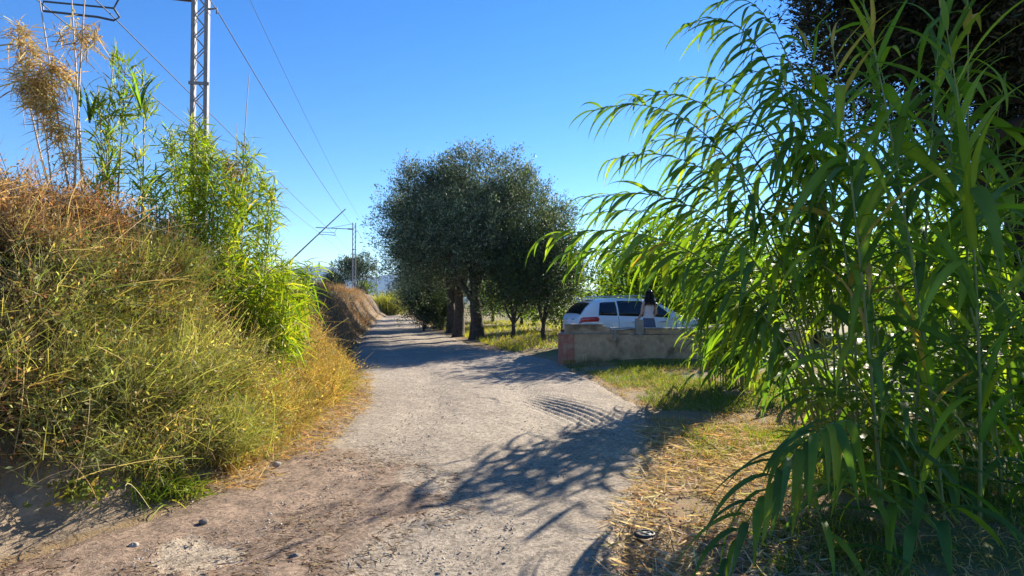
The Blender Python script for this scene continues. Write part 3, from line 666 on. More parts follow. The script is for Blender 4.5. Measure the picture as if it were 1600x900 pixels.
def car(x, y, rz, label):
    c = empty('car', (x, y, .12), rz); tag(c, label, 'car')
    xs = np.concatenate([np.linspace(-2.28, -1.2, 28), np.linspace(-1.1, 1.1, 26), np.linspace(1.18, 2.28, 20)]); ts = np.linspace(0, 1, 41)
    V = []; 
    for xq in xs:
        half = [sec(xq, tq) for tq in ts]
        V += [(xq, -a_, b_) for a_, b_ in half] + [(xq, a_, b_) for a_, b_ in half[::-1][1:-1]]
    k = 80; nx_ = len(xs); i = np.arange(nx_ - 1)[:, None] * k; j = np.arange(k)[None]
    m = MB().add(V, np.stack([i + j, i + (j + 1) % k, i + k + (j + 1) % k, i + k + j], -1).reshape(-1, 4))
    # end faces
    for e in (0, (nx_ - 1) * k):
        cf = np.array([(e + q, e + (k - q) % k, e + (k - q - 1) % k, e + q + 1) for q in range(0, 40)][1:39]); m.F.append(cf)
    body = m.build('body', M['paint'], c)
    ms = body.modifiers.new('smooth', 'SMOOTH'); ms.iterations = 2; ms.factor = .4
    def patch(name, x0f, x1f, t0, t1, mat, side, nx2=10, nt=6, off=.008, par=c):
        mm = MB(); Vp = []
        for tq in np.linspace(t0, t1, nt):
            f = (tq - t0) / (t1 - t0)
            for xq in np.linspace(x0f(f), x1f(f), nx2):
                a_, b_ = sec(xq, tq); Vp.append((xq, side * (a_ + off), b_ + off * .4))
        i = np.arange(nt - 1)[:, None] * nx2; j = np.arange(nx2 - 1)[None]
        mm.add(Vp, np.stack([i + j, i + j + 1, i + j + 1 + nx2, i + j + nx2], -1).reshape(-1, 4))
        o = mm.build(name, mat, par); sm = o.modifiers.new('thick', 'SOLIDIFY'); sm.thickness = .004; return o
    for sd in (-1, 1):
        patch('side_window', lambda f: -1.62 + .10 * f, lambda f: -1.0, .515, .68, M['glass'], sd)
        patch('side_window', lambda f: -.94, lambda f: -.07 + 0 * f, .515, .69, M['glass'], sd)
        patch('side_window', lambda f: .0, lambda f: 1.0 - .58 * f, .515, .69, M['glass'], sd)
        tl = patch('tail_light', lambda f: -2.255 + .07 * f, lambda f: -1.60 - .10 * abs(f - .4), .385, .49, M['tail'], sd, off=.012)
        patch('lens_strip', lambda f: -2.2, lambda f: -1.75, .425, .437, M['tail_clear'], sd, off=.02, par=tl)
        for xs_ in (-.965, -.035, 1.02): patch('door_seam', lambda f, q=xs_: q - .005, lambda f, q=xs_: q + .005, .2, .51, M['plastic'], sd, nx2=2, nt=8, off=.004)
        m2 = MB(); m2.add(*tube([(-1.55, sd * .66, 1.64), (-1.45, sd * .66, 1.70), (-.2, sd * .665, 1.735), (.35, sd * .66, 1.69), (.45, sd * .66, 1.63)], .018, 6)); m2.build('roof_rail', M['chrome'], c)
        m2 = MB(); sp = np.array([(math.sin(t_) * math.cos(p_) * .09, math.sin(t_) * math.sin(p_) * .13, math.cos(t_) * .085) for t_ in np.linspace(0, math.pi, 8) for p_ in np.arange(10) * .628])
        i = np.arange(7)[:, None] * 10; j = np.arange(10)[None]
        m2.add(sp + np.array([.82, sd * 1.04, 1.06]), np.stack([i + j, i + 10 + j, i + 10 + (j + 1) % 10, i + (j + 1) % 10], -1).reshape(-1, 4)); m2.build('mirror', M['paint'], c)
        for xd in (-.5, .45):
            m2 = MB(); m2.add(*box(xd - .02, xd + .2, sd * .945 - .014, sd * .945 + .014, .90, .93)); m2.build('door_handle', M['chrome'], c)
        patch('headlight', lambda f: 1.95, lambda f: 2.2, .33, .42, M['tail_clear'], sd, off=.012)
        for xw in (-1.35, 1.38):
            wh = empty('wheel', (xw, sd * .82, .36)); wh.parent = c
            def ring(prof_, n_=24):
                a_ = np.arange(n_) * 2 * math.pi / n_; V_ = np.array([(r_ * math.cos(q), yy_, r_ * math.sin(q)) for r_, yy_ in prof_ for q in a_]); kk = len(prof_)
                i = np.arange(kk - 1)[:, None] * n_; j = np.arange(n_)[None]
                return V_, np.stack([i + j, i + (j + 1) % n_, i + n_ + (j + 1) % n_, i + n_ + j], -1).reshape(-1, 4)
            MB().add(*ring([(.24, -.11), (.33, -.12), (.36, -.09), (.36, .09), (.33, .12), (.24, .11)])).build('tyre', M['rubber'], wh)
            m2 = MB(); m2.add(*ring([(.25, .1 * sd), (.22, .06 * sd), (.2, .02 * sd), (.02, .03 * sd)]))
            for q in range(5):
                a_ = q * 1.2566; m2.add(*tube([(.04 * math.cos(a_), .09 * sd, .04 * math.sin(a_)), (.23 * math.cos(a_), .085 * sd, .23 * math.sin(a_))], [.035, .028], 6))
            m2.build('rim', M['chrome'], wh)
    # rear screen and windscreen lie on the sloping shell
    def across(name, x0, x1, hw0, hw1, mat, off):
        mm = MB(); Vp = []
        for f in np.linspace(0, 1, 7):
            xq = x0 + (x1 - x0) * f; hw_ = hw0 + (hw1 - hw0) * f
            for yq in np.linspace(-hw_, hw_, 13):
                ro = max(roofz(xq), beltz(xq) + .015); Vp.append((xq + off, yq, ro + .01 - .05 * (yq / .8) ** 2))
        i = np.arange(6)[:, None] * 13; j = np.arange(12)[None]
        mm.add(Vp, np.stack([i + j, i + j + 1, i + j + 14, i + j + 13], -1).reshape(-1, 4)); return mm.build(name, mat, c)
    across('rear_window', -2.13, -1.80, .68, .60, M['glass'], -.03)
    across('windscreen', .55, 1.22, .58, .72, M['glass'], .03)
    m2 = MB(); m2.add(*box(-1.84, -1.62, -.56, .56, 1.60, 1.635)); m2.build('roof_spoiler', M['paint'], c)
    m2 = MB(); m2.add(*box(-2.33, -2.1, -.70, .70, .42, .62)); m2.build('rear_bumper', M['plastic'], c)
    m2 = MB(); m2.add(*box(-2.305, -2.27, -.26, .26, .78, .89)); m2.build('number_plate', M['plate'], c)
    return c
car(4.05, 19.1, R(14), 'white estate car with red tail light parked behind the concrete wall')

# ------------------------------------------------------------------ person behind the wall
def skin_mat(name, c, rough=.5): return mat_noise(name, c, tuple(v * 1.12 for v in c), 14, rough)
M['skin'] = skin_mat('skin', (.50, .30, .21)); M['hair'] = skin_mat('hair', (.018, .012, .010), .45); M['cloth'] = mat_noise('pale_top', (.62, .56, .56), (.72, .66, .66), 20, .9, .002, 60); M['skirt'] = mat_noise('denim', (.08, .10, .16), (.12, .15, .22), 30, .9)
M['eye'] = glossy_mat('eye_dark', (.02, .012, .01), .2)
def skin_obj(name, V, E, rad, mat, parent, sub=2, root=0):
    me = bpy.data.meshes.new(name); me.from_pydata([tuple(v) for v in V], E, [])
    o = link(name, me, mat, parent); md = o.modifiers.new('skin', 'SKIN'); md.use_smooth_shade = True
    for k, sv_ in enumerate(me.skin_vertices[0].data):
        r_ = rad[k]; sv_.radius = r_ if isinstance(r_, tuple) else (r_, r_); sv_.use_root = (k == root)
    sb = o.modifiers.new('sub', 'SUBSURF'); sb.levels = sub; sb.render_levels = sub
    return o
px_, py_ = 3.9, 16.45
pz = Hs(px_, py_)
t = empty('person', (px_, py_, pz), R(18)); tag(t, 'person with long dark hair and pale top standing behind the wall', 'person')
V = []; E = []; rad = []
def vx(p, r, par=None):
    V.append(p); rad.append(r); k = len(V) - 1
    if par is not None: E.append((par, k))
    return k
pel = vx((0, 0, .93), (.155, .115)); wa = vx((0, .01, 1.10), (.125, .095), pel); ch = vx((0, .0, 1.30), (.155, .105), wa); sh = vx((0, -.01, 1.42), (.10, .075), ch); nk = vx((0, 0, 1.51), .052, sh); h0 = vx((0, .015, 1.60), (.072, .085), nk); h1 = vx((0, .01, 1.69), (.075, .092), h0); vx((0, 0, 1.745), (.05, .06), h1)
for s_ in (-1, 1):
    a_ = vx((s_ * .165, -.01, 1.405), .056, sh); b_ = vx((s_ * .21, -.02, 1.27), .046, a_); c_ = vx((s_ * .235, -.02, 1.12), .040, b_); d_ = vx((s_ * .225, .10, 1.02), .036, c_); e_ = vx((s_ * .19, .22, .97), .026, d_)
    f_ = vx((s_ * .18, .27, .96), (.036, .018), e_); g_ = vx((s_ * .175, .32, .955), (.036, .017), f_)
    for q, (dx, l_) in enumerate(((-.026, .062), (-.009, .072), (.009, .068), (.025, .052))):
        k1 = vx((s_ * .175 + dx, .345, .952), .0085, g_); k2 = vx((s_ * .175 + dx, .345 + l_ * .5, .945), .008, k1); vx((s_ * .175 + dx, .345 + l_ * .85, .925), .007, k2)
    k1 = vx((s_ * .175 - s_ * .04, .285, .95), .010, f_); vx((s_ * .175 - s_ * .055, .32, .94), .0085, k1)
    hp = vx((s_ * .09, 0, .86), .098, pel); th = vx((s_ * .10, .01, .66), .082, hp); kn = vx((s_ * .10, .02, .48), .056, th); cf_ = vx((s_ * .10, -.01, .33), .055, kn); an = vx((s_ * .10, -.02, .09), .036, cf_); vx((s_ * .10, .05, .035), (.04, .03), an); vx((s_ * .105, .14, .03), (.042, .022), len(V) - 1)
body = skin_obj('body', V, E, rad, M['skin'], t)
def egg(c, r, n1=12, n2=16, f=None):
    Vv = []
    for t_ in np.linspace(0.02, math.pi - .02, n1):
        for p_ in np.arange(n2) * 2 * math.pi / n2:
            v = np.array([math.sin(t_) * math.cos(p_) * r[0], math.sin(t_) * math.sin(p_) * r[1], math.cos(t_) * r[2]]); Vv.append(np.array(c) + (f(v) if f else v))
    i = np.arange(n1 - 1)[:, None] * n2; j = np.arange(n2)[None]
    return np.array(Vv), np.stack([i + j, i + n2 + j, i + n2 + (j + 1) % n2, i + (j + 1) % n2], -1).reshape(-1, 4)
# face features (looking towards the car)
m = MB(); m.add(*egg((0, .108, 1.635), (.012, .018, .022))); m.build('nose', M['skin'], t)
for s_ in (-1, 1):
    MB().add(*egg((s_ * .031, .092, 1.66), (.013, .008, .008))).build('eye', M['eye'], t)
    MB().add(*egg((s_ * .078, .01, 1.645), (.010, .018, .030))).build('ear', M['skin'], t)
MB().add(*egg((0, .098, 1.595), (.024, .008, .007))).build('mouth', mat_noise('lips', (.35, .12, .10), (.4, .15, .12), 20), t)
m = MB(); m.add(*egg((0, -.022, 1.69), (.098, .105, .098)))
nh = 420; ang = rng.uniform(math.pi * 1.0, math.pi * 2.0, nh); P = np.stack([.094 * np.cos(ang), -.02 + .10 * np.sin(ang), 1.68 + rng.uniform(-.06, .06, nh)], 1)
m.add(*blades(P, np.stack([.25 * np.cos(ang), .25 * np.sin(ang), -np.ones(nh)], 1), rng.uniform(.22, .36, nh), .022, .05, (.5, .5, .5), 4, .05))
m.build('hair', M['hair'], t)
def rings(rs, n=28):
    a_ = np.arange(n) * 2 * math.pi / n; Vv = [(rx * math.cos(q), oy + ry_ * math.sin(q), z_) for (z_, rx, ry_, oy) in rs for q in a_]
    i = np.arange(len(rs) - 1)[:, None] * n; j = np.arange(n)[None]
    return np.array(Vv), np.stack([i + j, i + (j + 1) % n, i + n + (j + 1) % n, i + n + j], -1).reshape(-1, 4)
MB().add(*rings([(.98, .175, .135, 0), (1.05, .155, .122, .005), (1.12, .142, .112, .01), (1.22, .158, .12, .005), (1.31, .172, .122, 0), (1.345, .165, .112, 0)])).build('top', M['cloth'], t)
MB().add(*rings([(.52, .24, .20, 0), (.70, .215, .175, 0), (.86, .19, .15, 0), (.97, .168, .13, 0), (1.02, .158, .125, 0)])).build('skirt', M['skirt'], t)

# ------------------------------------------------------------------ giant reeds on the right
def leaf_shape(L, W, phi0, bend, p, twist, side, K=9):
    """arched strap leaf: x outward, z up, folded along its midrib"""
    s = np.linspace(0, 1, K + 1); phi = phi0 - bend * s ** p
    ds = L / K; x = np.concatenate([[0], np.cumsum(np.cos(phi[:-1]) * ds)]); z = np.concatenate([[0], np.cumsum(np.sin(phi[:-1]) * ds)])
    y = side * L * s ** 2
    wd = W * 0.58 * np.minimum(1, .42 + 3.2 * s) * np.clip(1 - s ** 1.9, .02, 1)
    V = []
    for k in range(K + 1):
        nrm = np.array([-math.sin(phi[k]), 0, math.cos(phi[k])]); sd = np.array([0, 1.0, 0]); tw = twist * s[k]
        a = sd * math.cos(tw) + nrm * math.sin(tw); b = nrm * math.cos(tw) - sd * math.sin(tw)
        c = np.array([x[k], y[k], z[k]])
        V += [c - a * wd[k] + b * wd[k] * .28, c, c + a * wd[k] + b * wd[k] * .28]
    F = []
    for k in range(K):
        q = k * 3; F += [(q, q + 1, q + 4, q + 3), (q + 1, q + 2, q + 5, q + 4)]
    return np.array(V), np.array(F)
RV = {'up': [], 'mid': [], 'hang': [], 'young': [], 'comb': []}
for k in range(7):
    u = rng.random
    RV['up'].append(leaf_shape(.55 + .2 * u(), .042 + .014 * u(), R(72 - 18 * u()), R(40 + 50 * u()), 1.6, rng.normal(0, .5), rng.normal(0, .05)))
    RV['mid'].append(leaf_shape(.62 + .25 * u(), .064 + .022 * u(), R(50 - 25 * u()), R(75 + 50 * u()), 1.2, rng.normal(0, .6), rng.normal(0, .08)))
    RV['hang'].append(leaf_shape(.52 + .22 * u(), .054 + .02 * u(), R(20 - 30 * u()), R(70 + 25 * u()), .6, rng.normal(0, .7), rng.normal(0, .08)))
    RV['comb'].append(leaf_shape(.56 + .26 * u(), .050 + .022 * u(), R(20 - 35 * u()), R(55 + 35 * u()), .9, rng.normal(0, .5), rng.normal(0, .06)))
    RV['young'].append(leaf_shape(.36 + .15 * u(), .026 + .01 * u(), R(25 - 25 * u()), R(80 + 25 * u()), .8, rng.normal(0, .5), rng.normal(0, .08)))
GREENS = [(.105, .20, .05), (.085, .17, .05), (.15, .25, .04), (.22, .30, .04), (.07, .14, .05)]
YEL = [(.17, .24, .03), (.22, .27, .04), (.12, .19, .03), (.30, .26, .06)]
def leafmesh(key, k, c):
    V, F = RV[key][k]; K = len(V) // 3; s = np.repeat(np.linspace(0, 1, K), 3)[:, None]
    C = np.asarray(c) * (1 - .0 * s) + np.array([.12, .09, -.005]) * np.clip(s - .82, 0, 1) * 2.0
    C[1::3] *= 1.25
    return MB().add(V, F, np.clip(C, .005, .8)).mesh('leaf')
LM = {}
for key in RV:
    for k in range(7):
        for g in range(3):
            pal = YEL if key == 'young' else GREENS
            cc_ = np.array(pal[rng.integers(0, len(pal))]) * (.8 + .4 * rng.random()) if rng.random() > .09 else np.array((.36, .27, .10))
            LM[(key, k, g)] = leafmesh(key, k, cc_)
            LM[(key, k, g)].materials.append(M['reed_leaf'])
class Clump:
    def __init__(s, name, base, label, cat='reeds', group=None, max_leaf=300):
        s.t = empty(name, base); tag(s.t, label, cat, group); s.base = np.array(base, float); s.left = max_leaf; s.rest = MB(); s.nrest = 0
    def cane(s, a, c, b, r=.012, n=18, leaf_from=.3, step=.11, keys=('mid', 'hang'), scale=1.0, ob=True, color=(.16, .19, .06), spread=1.0, headbias=0):
        P = bez(a, c, b, n) - s.base; P = P + 0
        seg = np.linalg.norm(np.diff(P, axis=0), axis=1); cl = np.concatenate([[0], np.cumsum(seg)]); Lt = cl[-1]
        rad = np.linspace(r, r * .22, n); rad = rad * (1 + .0 * cl)
        cane = MB().add(*tube(P, rad, 7, color)).build('cane', M['reed_cane'], s.t)
        q = leaf_from * Lt; side = 1
        while q < Lt * .995:
            p = np.array([np.interp(q, cl, P[:, k]) for k in range(3)])
            k0 = min(np.searchsorted(cl, q), n - 1); tv = P[k0] - P[max(k0 - 1, 0)]
            f = q / Lt; head = math.atan2(tv[1], tv[0]); horiz = math.hypot(tv[0], tv[1]) / (np.linalg.norm(tv) + 1e-6)
            if horiz > .45: rz = head + side * rng.normal(.95, .3) * spread
            else: rz = rng.uniform(0, 6.28) if headbias == 0 else headbias + side * rng.normal(1.0, .5)
            key = keys[0] if rng.random() < (.6 if horiz < .6 else .55) else keys[1]
            sc = scale * (1.0 - .35 * max(0, f - .75) / .25) * rng.uniform(.8, 1.15)
            if f > .93: key = 'up' if horiz < .5 else key; sc *= .8
            kk = (key, int(rng.integers(0, 7)), int(rng.integers(0, 3)))
            if ob and s.left > 0:
                o = link('leaf', LM[kk], None, cane); o.location = p; o.rotation_euler = (rng.normal(0, .15), rng.normal(0, .12), rz); o.scale = (sc, sc, sc); s.left -= 1
            else:
                V, F = RV[kk[0]][kk[1]]; c_, s_ = math.cos(rz), math.sin(rz)
                W_ = np.stack([V[:, 0] * c_ - V[:, 1] * s_, V[:, 0] * s_ + V[:, 1] * c_, V[:, 2]], 1) * sc + p
                s.rest.add(W_, F, np.array((YEL if key == 'young' else GREENS)[rng.integers(0, 4)]) * (.8 + .4 * rng.random())); s.nrest += 1
            q += step * rng.uniform(.75, 1.3); side = -side
        return cane
    def finish(s):
        if s.nrest: tag(s.rest.build('foliage', M['reed_leaf'], s.t), kind='stuff')
def onto(x, y, dz=-.05): return np.array([x, y, Hs(x, y) + dz])

# near clump whose canes arch out over the lane
cA = Clump('reed_clump', onto(3.0, 5.2), 'giant reed clump with feathery canes arching left over the lane')
arch = [((925, 172), 5.3, (3.0, 5.4)), ((985, 156), 5.6, (3.2, 5.6)), ((1075, 38), 5.5, (3.15, 5.3)), ((1118, 6), 5.9, (3.4, 5.7)), ((918, 312), 5.0, (2.9, 5.1)),
        ((850, 370), 4.8, (2.85, 5.0)), ((905, 338), 5.9, (3.1, 5.7)), ((1030, 300), 5.4, (3.0, 5.5)), ((1010, 225), 6.1, (3.3, 5.9)), ((1160, 120), 5.1, (3.1, 5.2)), ((955, 395), 5.5, (2.8, 5.3)), ((1060, 440), 5.2, (2.9, 5.2)), ((1075, 480), 5.2, (2.9, 5.3)), ((1085, 520), 5.6, (3.0, 5.6)), ((880, 400), 5.2, (3.0, 5.4)), ((1120, 560), 5.4, (3.1, 5.5)), ((950, 250), 5.7, (3.2, 5.6)), ((1130, 200), 5.4, (3.2, 5.4)), ((1060, 130), 6.2, (3.4, 6.0))]
for (pp, d, b) in arch:
    tip = at(*pp, d); a = onto(*b); 
    ctrl = np.array([a[0] * .72 + tip[0] * .28, (a[1] + tip[1]) / 2, max(tip[2] * 1.12, 1.6) + .15])
    cA.cane(a, ctrl, tip, .011, 20, .42, .05, ('comb', 'hang'), 1.0, spread=.75)
# bent shoot hanging to the ground in front
cA.cane(np.array([2.75, 4.35, .55]), np.array([1.95, 3.5, 1.35]), at(1112, 905, 2.95), .008, 16, .25, .05, ('hang', 'hang'), .8, spread=.5)
cA.finish()
# right hand clump of upright canes
cB = Clump('reed_clump', onto(3.7, 4.9), 'giant reed clump of tall upright canes at the right foreground', max_leaf=300)
for k in range(19):
    px = [1330, 1375, 1392, 1420, 1448, 1470, 1500, 1522, 1560, 1590, 1350, 1410, 1455, 1490, 1535, 1575, 1620, 1300, 1640][k]; d = [4.9, 4.2, 5.4, 4.6, 5.6, 4.3, 5.0, 4.0, 4.7, 5.3, 5.9, 6.2, 6.0, 6.4, 5.8, 6.3, 4.4, 5.6, 5.2][k]
    x = (px - 800) / FPX * d; a = onto(x, d); hgt = rng.uniform(3.0, 4.5)
    lean = rng.normal(-.35, .35)
    cB.cane(a, a + np.array([lean * .2, rng.normal(0, .15), hgt * .6]), a + np.array([lean, rng.normal(0, .4), hgt]), .0135, 16, .18, .085, (('up', 'hang') if k % 2 else ('mid', 'hang')), 1.15, color=(.17, .21, .075))
for k in range(20):   # low shoots at the foot
    px = rng.uniform(1290, 1640); d = rng.uniform(3.7, 5.0); x = (px - 800) / FPX * d; a = onto(x, d); hh = rng.uniform(.5, 1.2)
    cB.cane(a, a + np.array([rng.normal(-.1, .1), -.05, hh * .7]), a + np.array([rng.normal(-.25, .25), rng.normal(-.2, .15), hh]), .007, 8, .1, .075, ('mid', 'hang'), .95, ob=k < 6)
cB.finish()
# clump farther along the verge: its shade lies on the lane
cC = Clump('reed_clump', onto(3.9, 10.4), 'reed clump farther along the verge, in front of the wall right part', max_leaf=260)
for k in range(40):
    x = rng.normal(4.0, .4); y = rng.normal(10.5, .55); a = onto(x, y); hgt = rng.uniform(2.1, 3.4) if k % 4 else rng.uniform(3.3, 3.8); ln = rng.uniform(-1.1, .2)
    if x * .82 - y * .57 > -2.3: y += .7; a = onto(x, y)
    cC.cane(a, a + np.array([ln * .15, -.05, hgt * .75]), a + np.array([ln, rng.normal(-.3, .4), hgt * .95]), .010, 14, .15, .10, ('mid', 'hang'), .95, ob=k < 14)
cC.finish()
cD = Clump('reed_clump', onto(5.6, 7.4), 'reed clump deepest in the shade behind the upright canes', max_leaf=120)
for k in range(44):
    x = rng.uniform(4.0, 7.8); y = rng.uniform(6.6, 9.0); a = onto(x, y); hgt = rng.uniform(2.2, 4.4); ln = rng.uniform(-.6, .3)
    if x * .83 - y * .56 < -.1: hgt = rng.uniform(.5, 1.0); ln = 0
    cD.cane(a, a + np.array([ln * .2, 0, hgt * .6]), a + np.array([ln, rng.normal(0, .4), hgt]), .011, 12, .15, .09, ('mid', 'hang'), 1.0, ob=k < 8)
cD.finish()

# ------------------------------------------------------------------ left bank: reeds
def tuft(m, p, n, L, W, cols, wts, up=.6, spread=1.0, droop=.25, K=3, thick=.06):
    P = p + rng.normal(0, thick, (n, 3)); D = rng.normal(0, spread, (n, 3)) + np.array([0, 0, up])
    m.add(*blades(P, D, L * rng.uniform(.6, 1.2, n), W * rng.uniform(.7, 1.3, n), droop, mixcols(cols, wts, n), K, .12, 'leaf'))
LG = [(.17, .24, .03), (.24, .30, .04), (.12, .19, .03), (.34, .33, .07)]
DG = [(.09, .15, .035), (.12, .18, .03), (.07, .12, .03), (.18, .22, .05)]
TAN = [(.52, .39, .16), (.44, .31, .12), (.32, .23, .10), (.58, .47, .24)]
def shoot_cane(cl, a, b, r, fol, lo, n, L, cols, up=.8, spread=.8, tuftn=26, step=.09, droop=.2, ccol=(.34, .24, .12), mat='reed_leaf', W=.013):
    a = np.asarray(a, float); b = np.asarray(b, float); c = (a + b) / 2 + rng.normal(0, .06, 3)
    P = bez(a, c, b, 14) - cl.base
    cane = MB().add(*tube(P, np.linspace(r, r * .35, 14), 6, ccol)).build('cane', M['reed_cane'], cl.t)
    m = MB(); Lt = np.linalg.norm(b - a)
    for f in np.arange(lo, fol, step / Lt):
        p = np.array([np.interp(f, np.linspace(0, 1, 14), P[:, k]) for k in range(3)])
        tuft(m, p, tuftn, L, W, cols, [3, 2, 2, 1], up, spread, droop)
    if m.n: tag(m.build('foliage', M[mat], cane), kind='stuff')
    return cane
cE = Clump('reed_clump', at(110, 330, 6.0), 'sparse reed clump at far left with dead tan leaf tufts')
for (x0, y0, x1, y1, d) in [(118, 345, 48, -30, 6.0), (105, 360, 20, 60, 6.1), (130, 340, 100, -40, 6.2), (112, 350, 125, -30, 5.9), (95, 370, 60, 160, 6.0), (150, 350, 105, 150, 6.3)]:
    shoot_cane(cE, at(x0, y0 + 40, d), at(x1, y1, d + .1), .014, 0, 1, 0, .2, TAN, ccol=(.42, .30, .19))
for (px, py, n, s_) in [(50, 130, 620, .085), (84, 110, 200, .06), (112, 55, 150, .07), (22, 48, 110, .05), (88, 205, 190, .06), (40, 80, 180, .07), (66, 165, 240, .07), (130, 45, 60, .05), (100, 245, 90, .05)]:
    m = MB(); P = at(px, py, 6.05) - cE.base
    P_ = P + rng.normal(0, s_, (n, 3)) * np.array([1, 1, 1.2]); D = rng.normal(0, .8, (n, 3)) + np.array([0, 0, .1])
    m.add(*blades(P_, D, rng.uniform(.08, .2, n), rng.uniform(.008, .016, n), .6, mixcols(TAN, [3, 2, 1, 2], n), 4, .5, 'leaf')); tag(m.build('dead_leaf_tuft', M['dry'], cE.t), kind='stuff')
cE.finish()
cF = Clump('reed_clump', at(190, 330, 6.4), 'thin green reed clump between the dead tufts and lush reeds')
for (x0, y0, x1, y1, d, lo, fol) in [(175, 350, 190, 95, 6.4, .62, .98), (160, 350, 147, 130, 6.3, .75, .95), (215, 360, 218, 110, 6.6, .7, .97), (185, 350, 175, 60, 6.5, .3, .72), (230, 380, 205, 220, 6.4, .3, .95), (150, 370, 165, 215, 6.2, .3, .95)]:
    shoot_cane(cF, at(x0, y0 + 60, d), at(x1, y1, d), .012, fol, lo, 0, .24, LG, 1.0, .6, 14, .08, W=.018)
for (px, py, n) in [(135, 165, 6), (215, 145, 7), (120, 140, 5)]:
    for k in range(n):
        o = link('leaf', LM[('up', k % 7, k % 3)], None, cF.t); o.location = at(px, py + 25, 6.3) - cF.base; o.rotation_euler = (0, -.25, rng.uniform(0, 6.28)); o.scale = (.7,) * 3
cF.finish()
cG = Clump('reed_clump', at(330, 480, 7.4), 'lush yellow green reed clump on the left bank before the mast')
for (x0, x1, y1, d, lo) in [(300, 300, 190, 7.2, .2), (320, 318, 205, 7.4, .15), (345, 350, 245, 7.6, .1), (370, 385, 225, 7.5, .15), (285, 262, 205, 7.3, .35), (330, 330, 225, 7.0, .1), (390, 405, 270, 7.8, .1), (310, 285, 240, 7.6, .2), (360, 365, 290, 7.2, .05), (400, 425, 290, 7.7, .15), (275, 240, 280, 7.1, .25), (340, 375, 300, 7.0, .05)]:
    shoot_cane(cG, at(x0, 520, d), at(x1, y1, d + .1), .011, .99, lo, 0, .23, LG, .9, .75, 24, .075, .25, (.40, .26, .08), W=.017)
shoot_cane(cG, at(380, 480, 7.5), at(386, 108, 7.6), .011, 0, 1, 0, .2, TAN, ccol=(.40, .28, .18)); shoot_cane(cG, at(372, 480, 7.5), at(366, 190, 7.6), .008, 0, 1, 0, .2, TAN, ccol=(.40, .28, .18))
m = MB(); n = 160; P = at(355, 262, 7.4) - cG.base + rng.normal(0, .07, (n, 3)); m.add(*blades(P, rng.normal(0, 1, (n, 3)), rng.uniform(.08, .2, n), .012, .4, mixcols(TAN, [3, 2, 1, 1], n), 4, .4, 'leaf')); tag(m.build('dead_leaf_tuft', M['dry'], cG.t), kind='stuff')
cG.finish()
cH = Clump('reed_clump', at(440, 520, 8.6), 'low fan of bright green reeds leaning right towards the lane')
for k in range(46):
    px = rng.uniform(320, 455); d = rng.uniform(7.2, 9.2); a = at(px, rng.uniform(540, 600), d); b = at(px + rng.uniform(0, 40), rng.uniform(400, 560), d - .2)
    shoot_cane(cH, a, b, .007, .99, .1, 0, .34, LG, .6, .75, 12, .09, .45, (.34, .28, .08), W=.02)
cH.finish()
# a bare grey cane slanting out of the fan
m = MB(); P = bez(at(440, 420, 9.0), at(490, 372, 9.1), at(539, 326, 9.2), 8); m.add(*tube(P, np.linspace(.013, .008, 8), 7, (.32, .30, .27)))
tag(m.build('bare_cane', M['reed_cane']), 'bare grey cane slanting up right out of the left reeds', 'cane')

# ------------------------------------------------------------------ left bank: brush
def bank_pts(n, y0, y1, s0, s1, seed, thr=0.0, ns=1.2):
    rg_ = np.random.default_rng(seed); y = rg_.uniform(y0, y1, n); s = rg_.uniform(s0, s1, n); x = xtoe(y) - s
    k = fbm(x * ns + 3, y * ns, 3, seed) > thr; x, y, s = x[k], y[k], s[k]
    return np.stack([x, y, H(x, y)], 1), s
def brush(name, P, L, W, cols, wts, mat, label, cat, out=.45, droop=.25, curl=.22, K=4, spread=.35, twigs=3, leafL=.045, leafW=.018, leafn=0, up=1.0):
    m = MB(); n = len(P)
    hol = .35 + 1.0 * sstep(.32, .62, fbm(P[:, 0] * 2.1 + 5, P[:, 1] * 2.1 + P[:, 2] * 2.1, 2, 41))
    D = rng.normal(0, spread, (n, 3)) + np.array([out, -out * .5, up]); L_ = L * rng.uniform(.5, 1.25, n) * hol
    cl = (fbm(P[:, 0] * 2.7, P[:, 1] * 2.7 + P[:, 2] * 3, 3, 43) - .5)[:, None]
    C = np.clip(mixcols(cols, wts, n, .3) * (1 + 1.5 * cl * np.array([1.0, .75, .5])), .01, .8)
    m.add(*blades(P, D, L_, W, droop, C, K, curl, 'stem'))
    for q in range(twigs):
        f = rng.uniform(.3, 1, n)[:, None]; Dn = norm(D); B = P + Dn * L_[:, None] * f + np.array([0, 0, -1]) * droop * L_[:, None] * f ** 2
        D2 = Dn + rng.normal(0, .7, (n, 3)); m.add(*blades(B, D2, L_ * rng.uniform(.2, .45, n), W * .7, .1, C * rng.uniform(.85, 1.2, (n, 1)), 3, .3))
        if leafn:
            for w_ in range(leafn):
                B2 = B + norm(D2) * (L_ * rng.uniform(.05, .35, n))[:, None] + rng.normal(0, .015, (n, 3)); m.add(*leaves(B2, rng.normal(0, 1, (n, 3)) + np.array([0, 0, .4]), leafL, leafW, C * rng.uniform(.8, 1.3, (n, 1))))
    o = m.build(name, M[mat]); tag(o, label, cat, kind='stuff'); return o
GOLD = [(.42, .29, .075), (.50, .36, .11), (.32, .22, .07), (.30, .28, .06)]
BROWN = [(.34, .20, .09), (.42, .28, .13), (.24, .15, .08), (.46, .34, .2)]
SAGE = [(.25, .255, .09), (.35, .32, .13), (.17, .19, .07), (.50, .41, .19)]
P, s = bank_pts(6200, 5.5, 12.3, .0, 1.35, 101, .28); brush('dry_grass', P, .48, .008, GOLD, [3, 2, 2, 2], 'dry', 'golden dry wiry grass mass at the foot of the left bank', 'grass', out=.2, leafn=1)
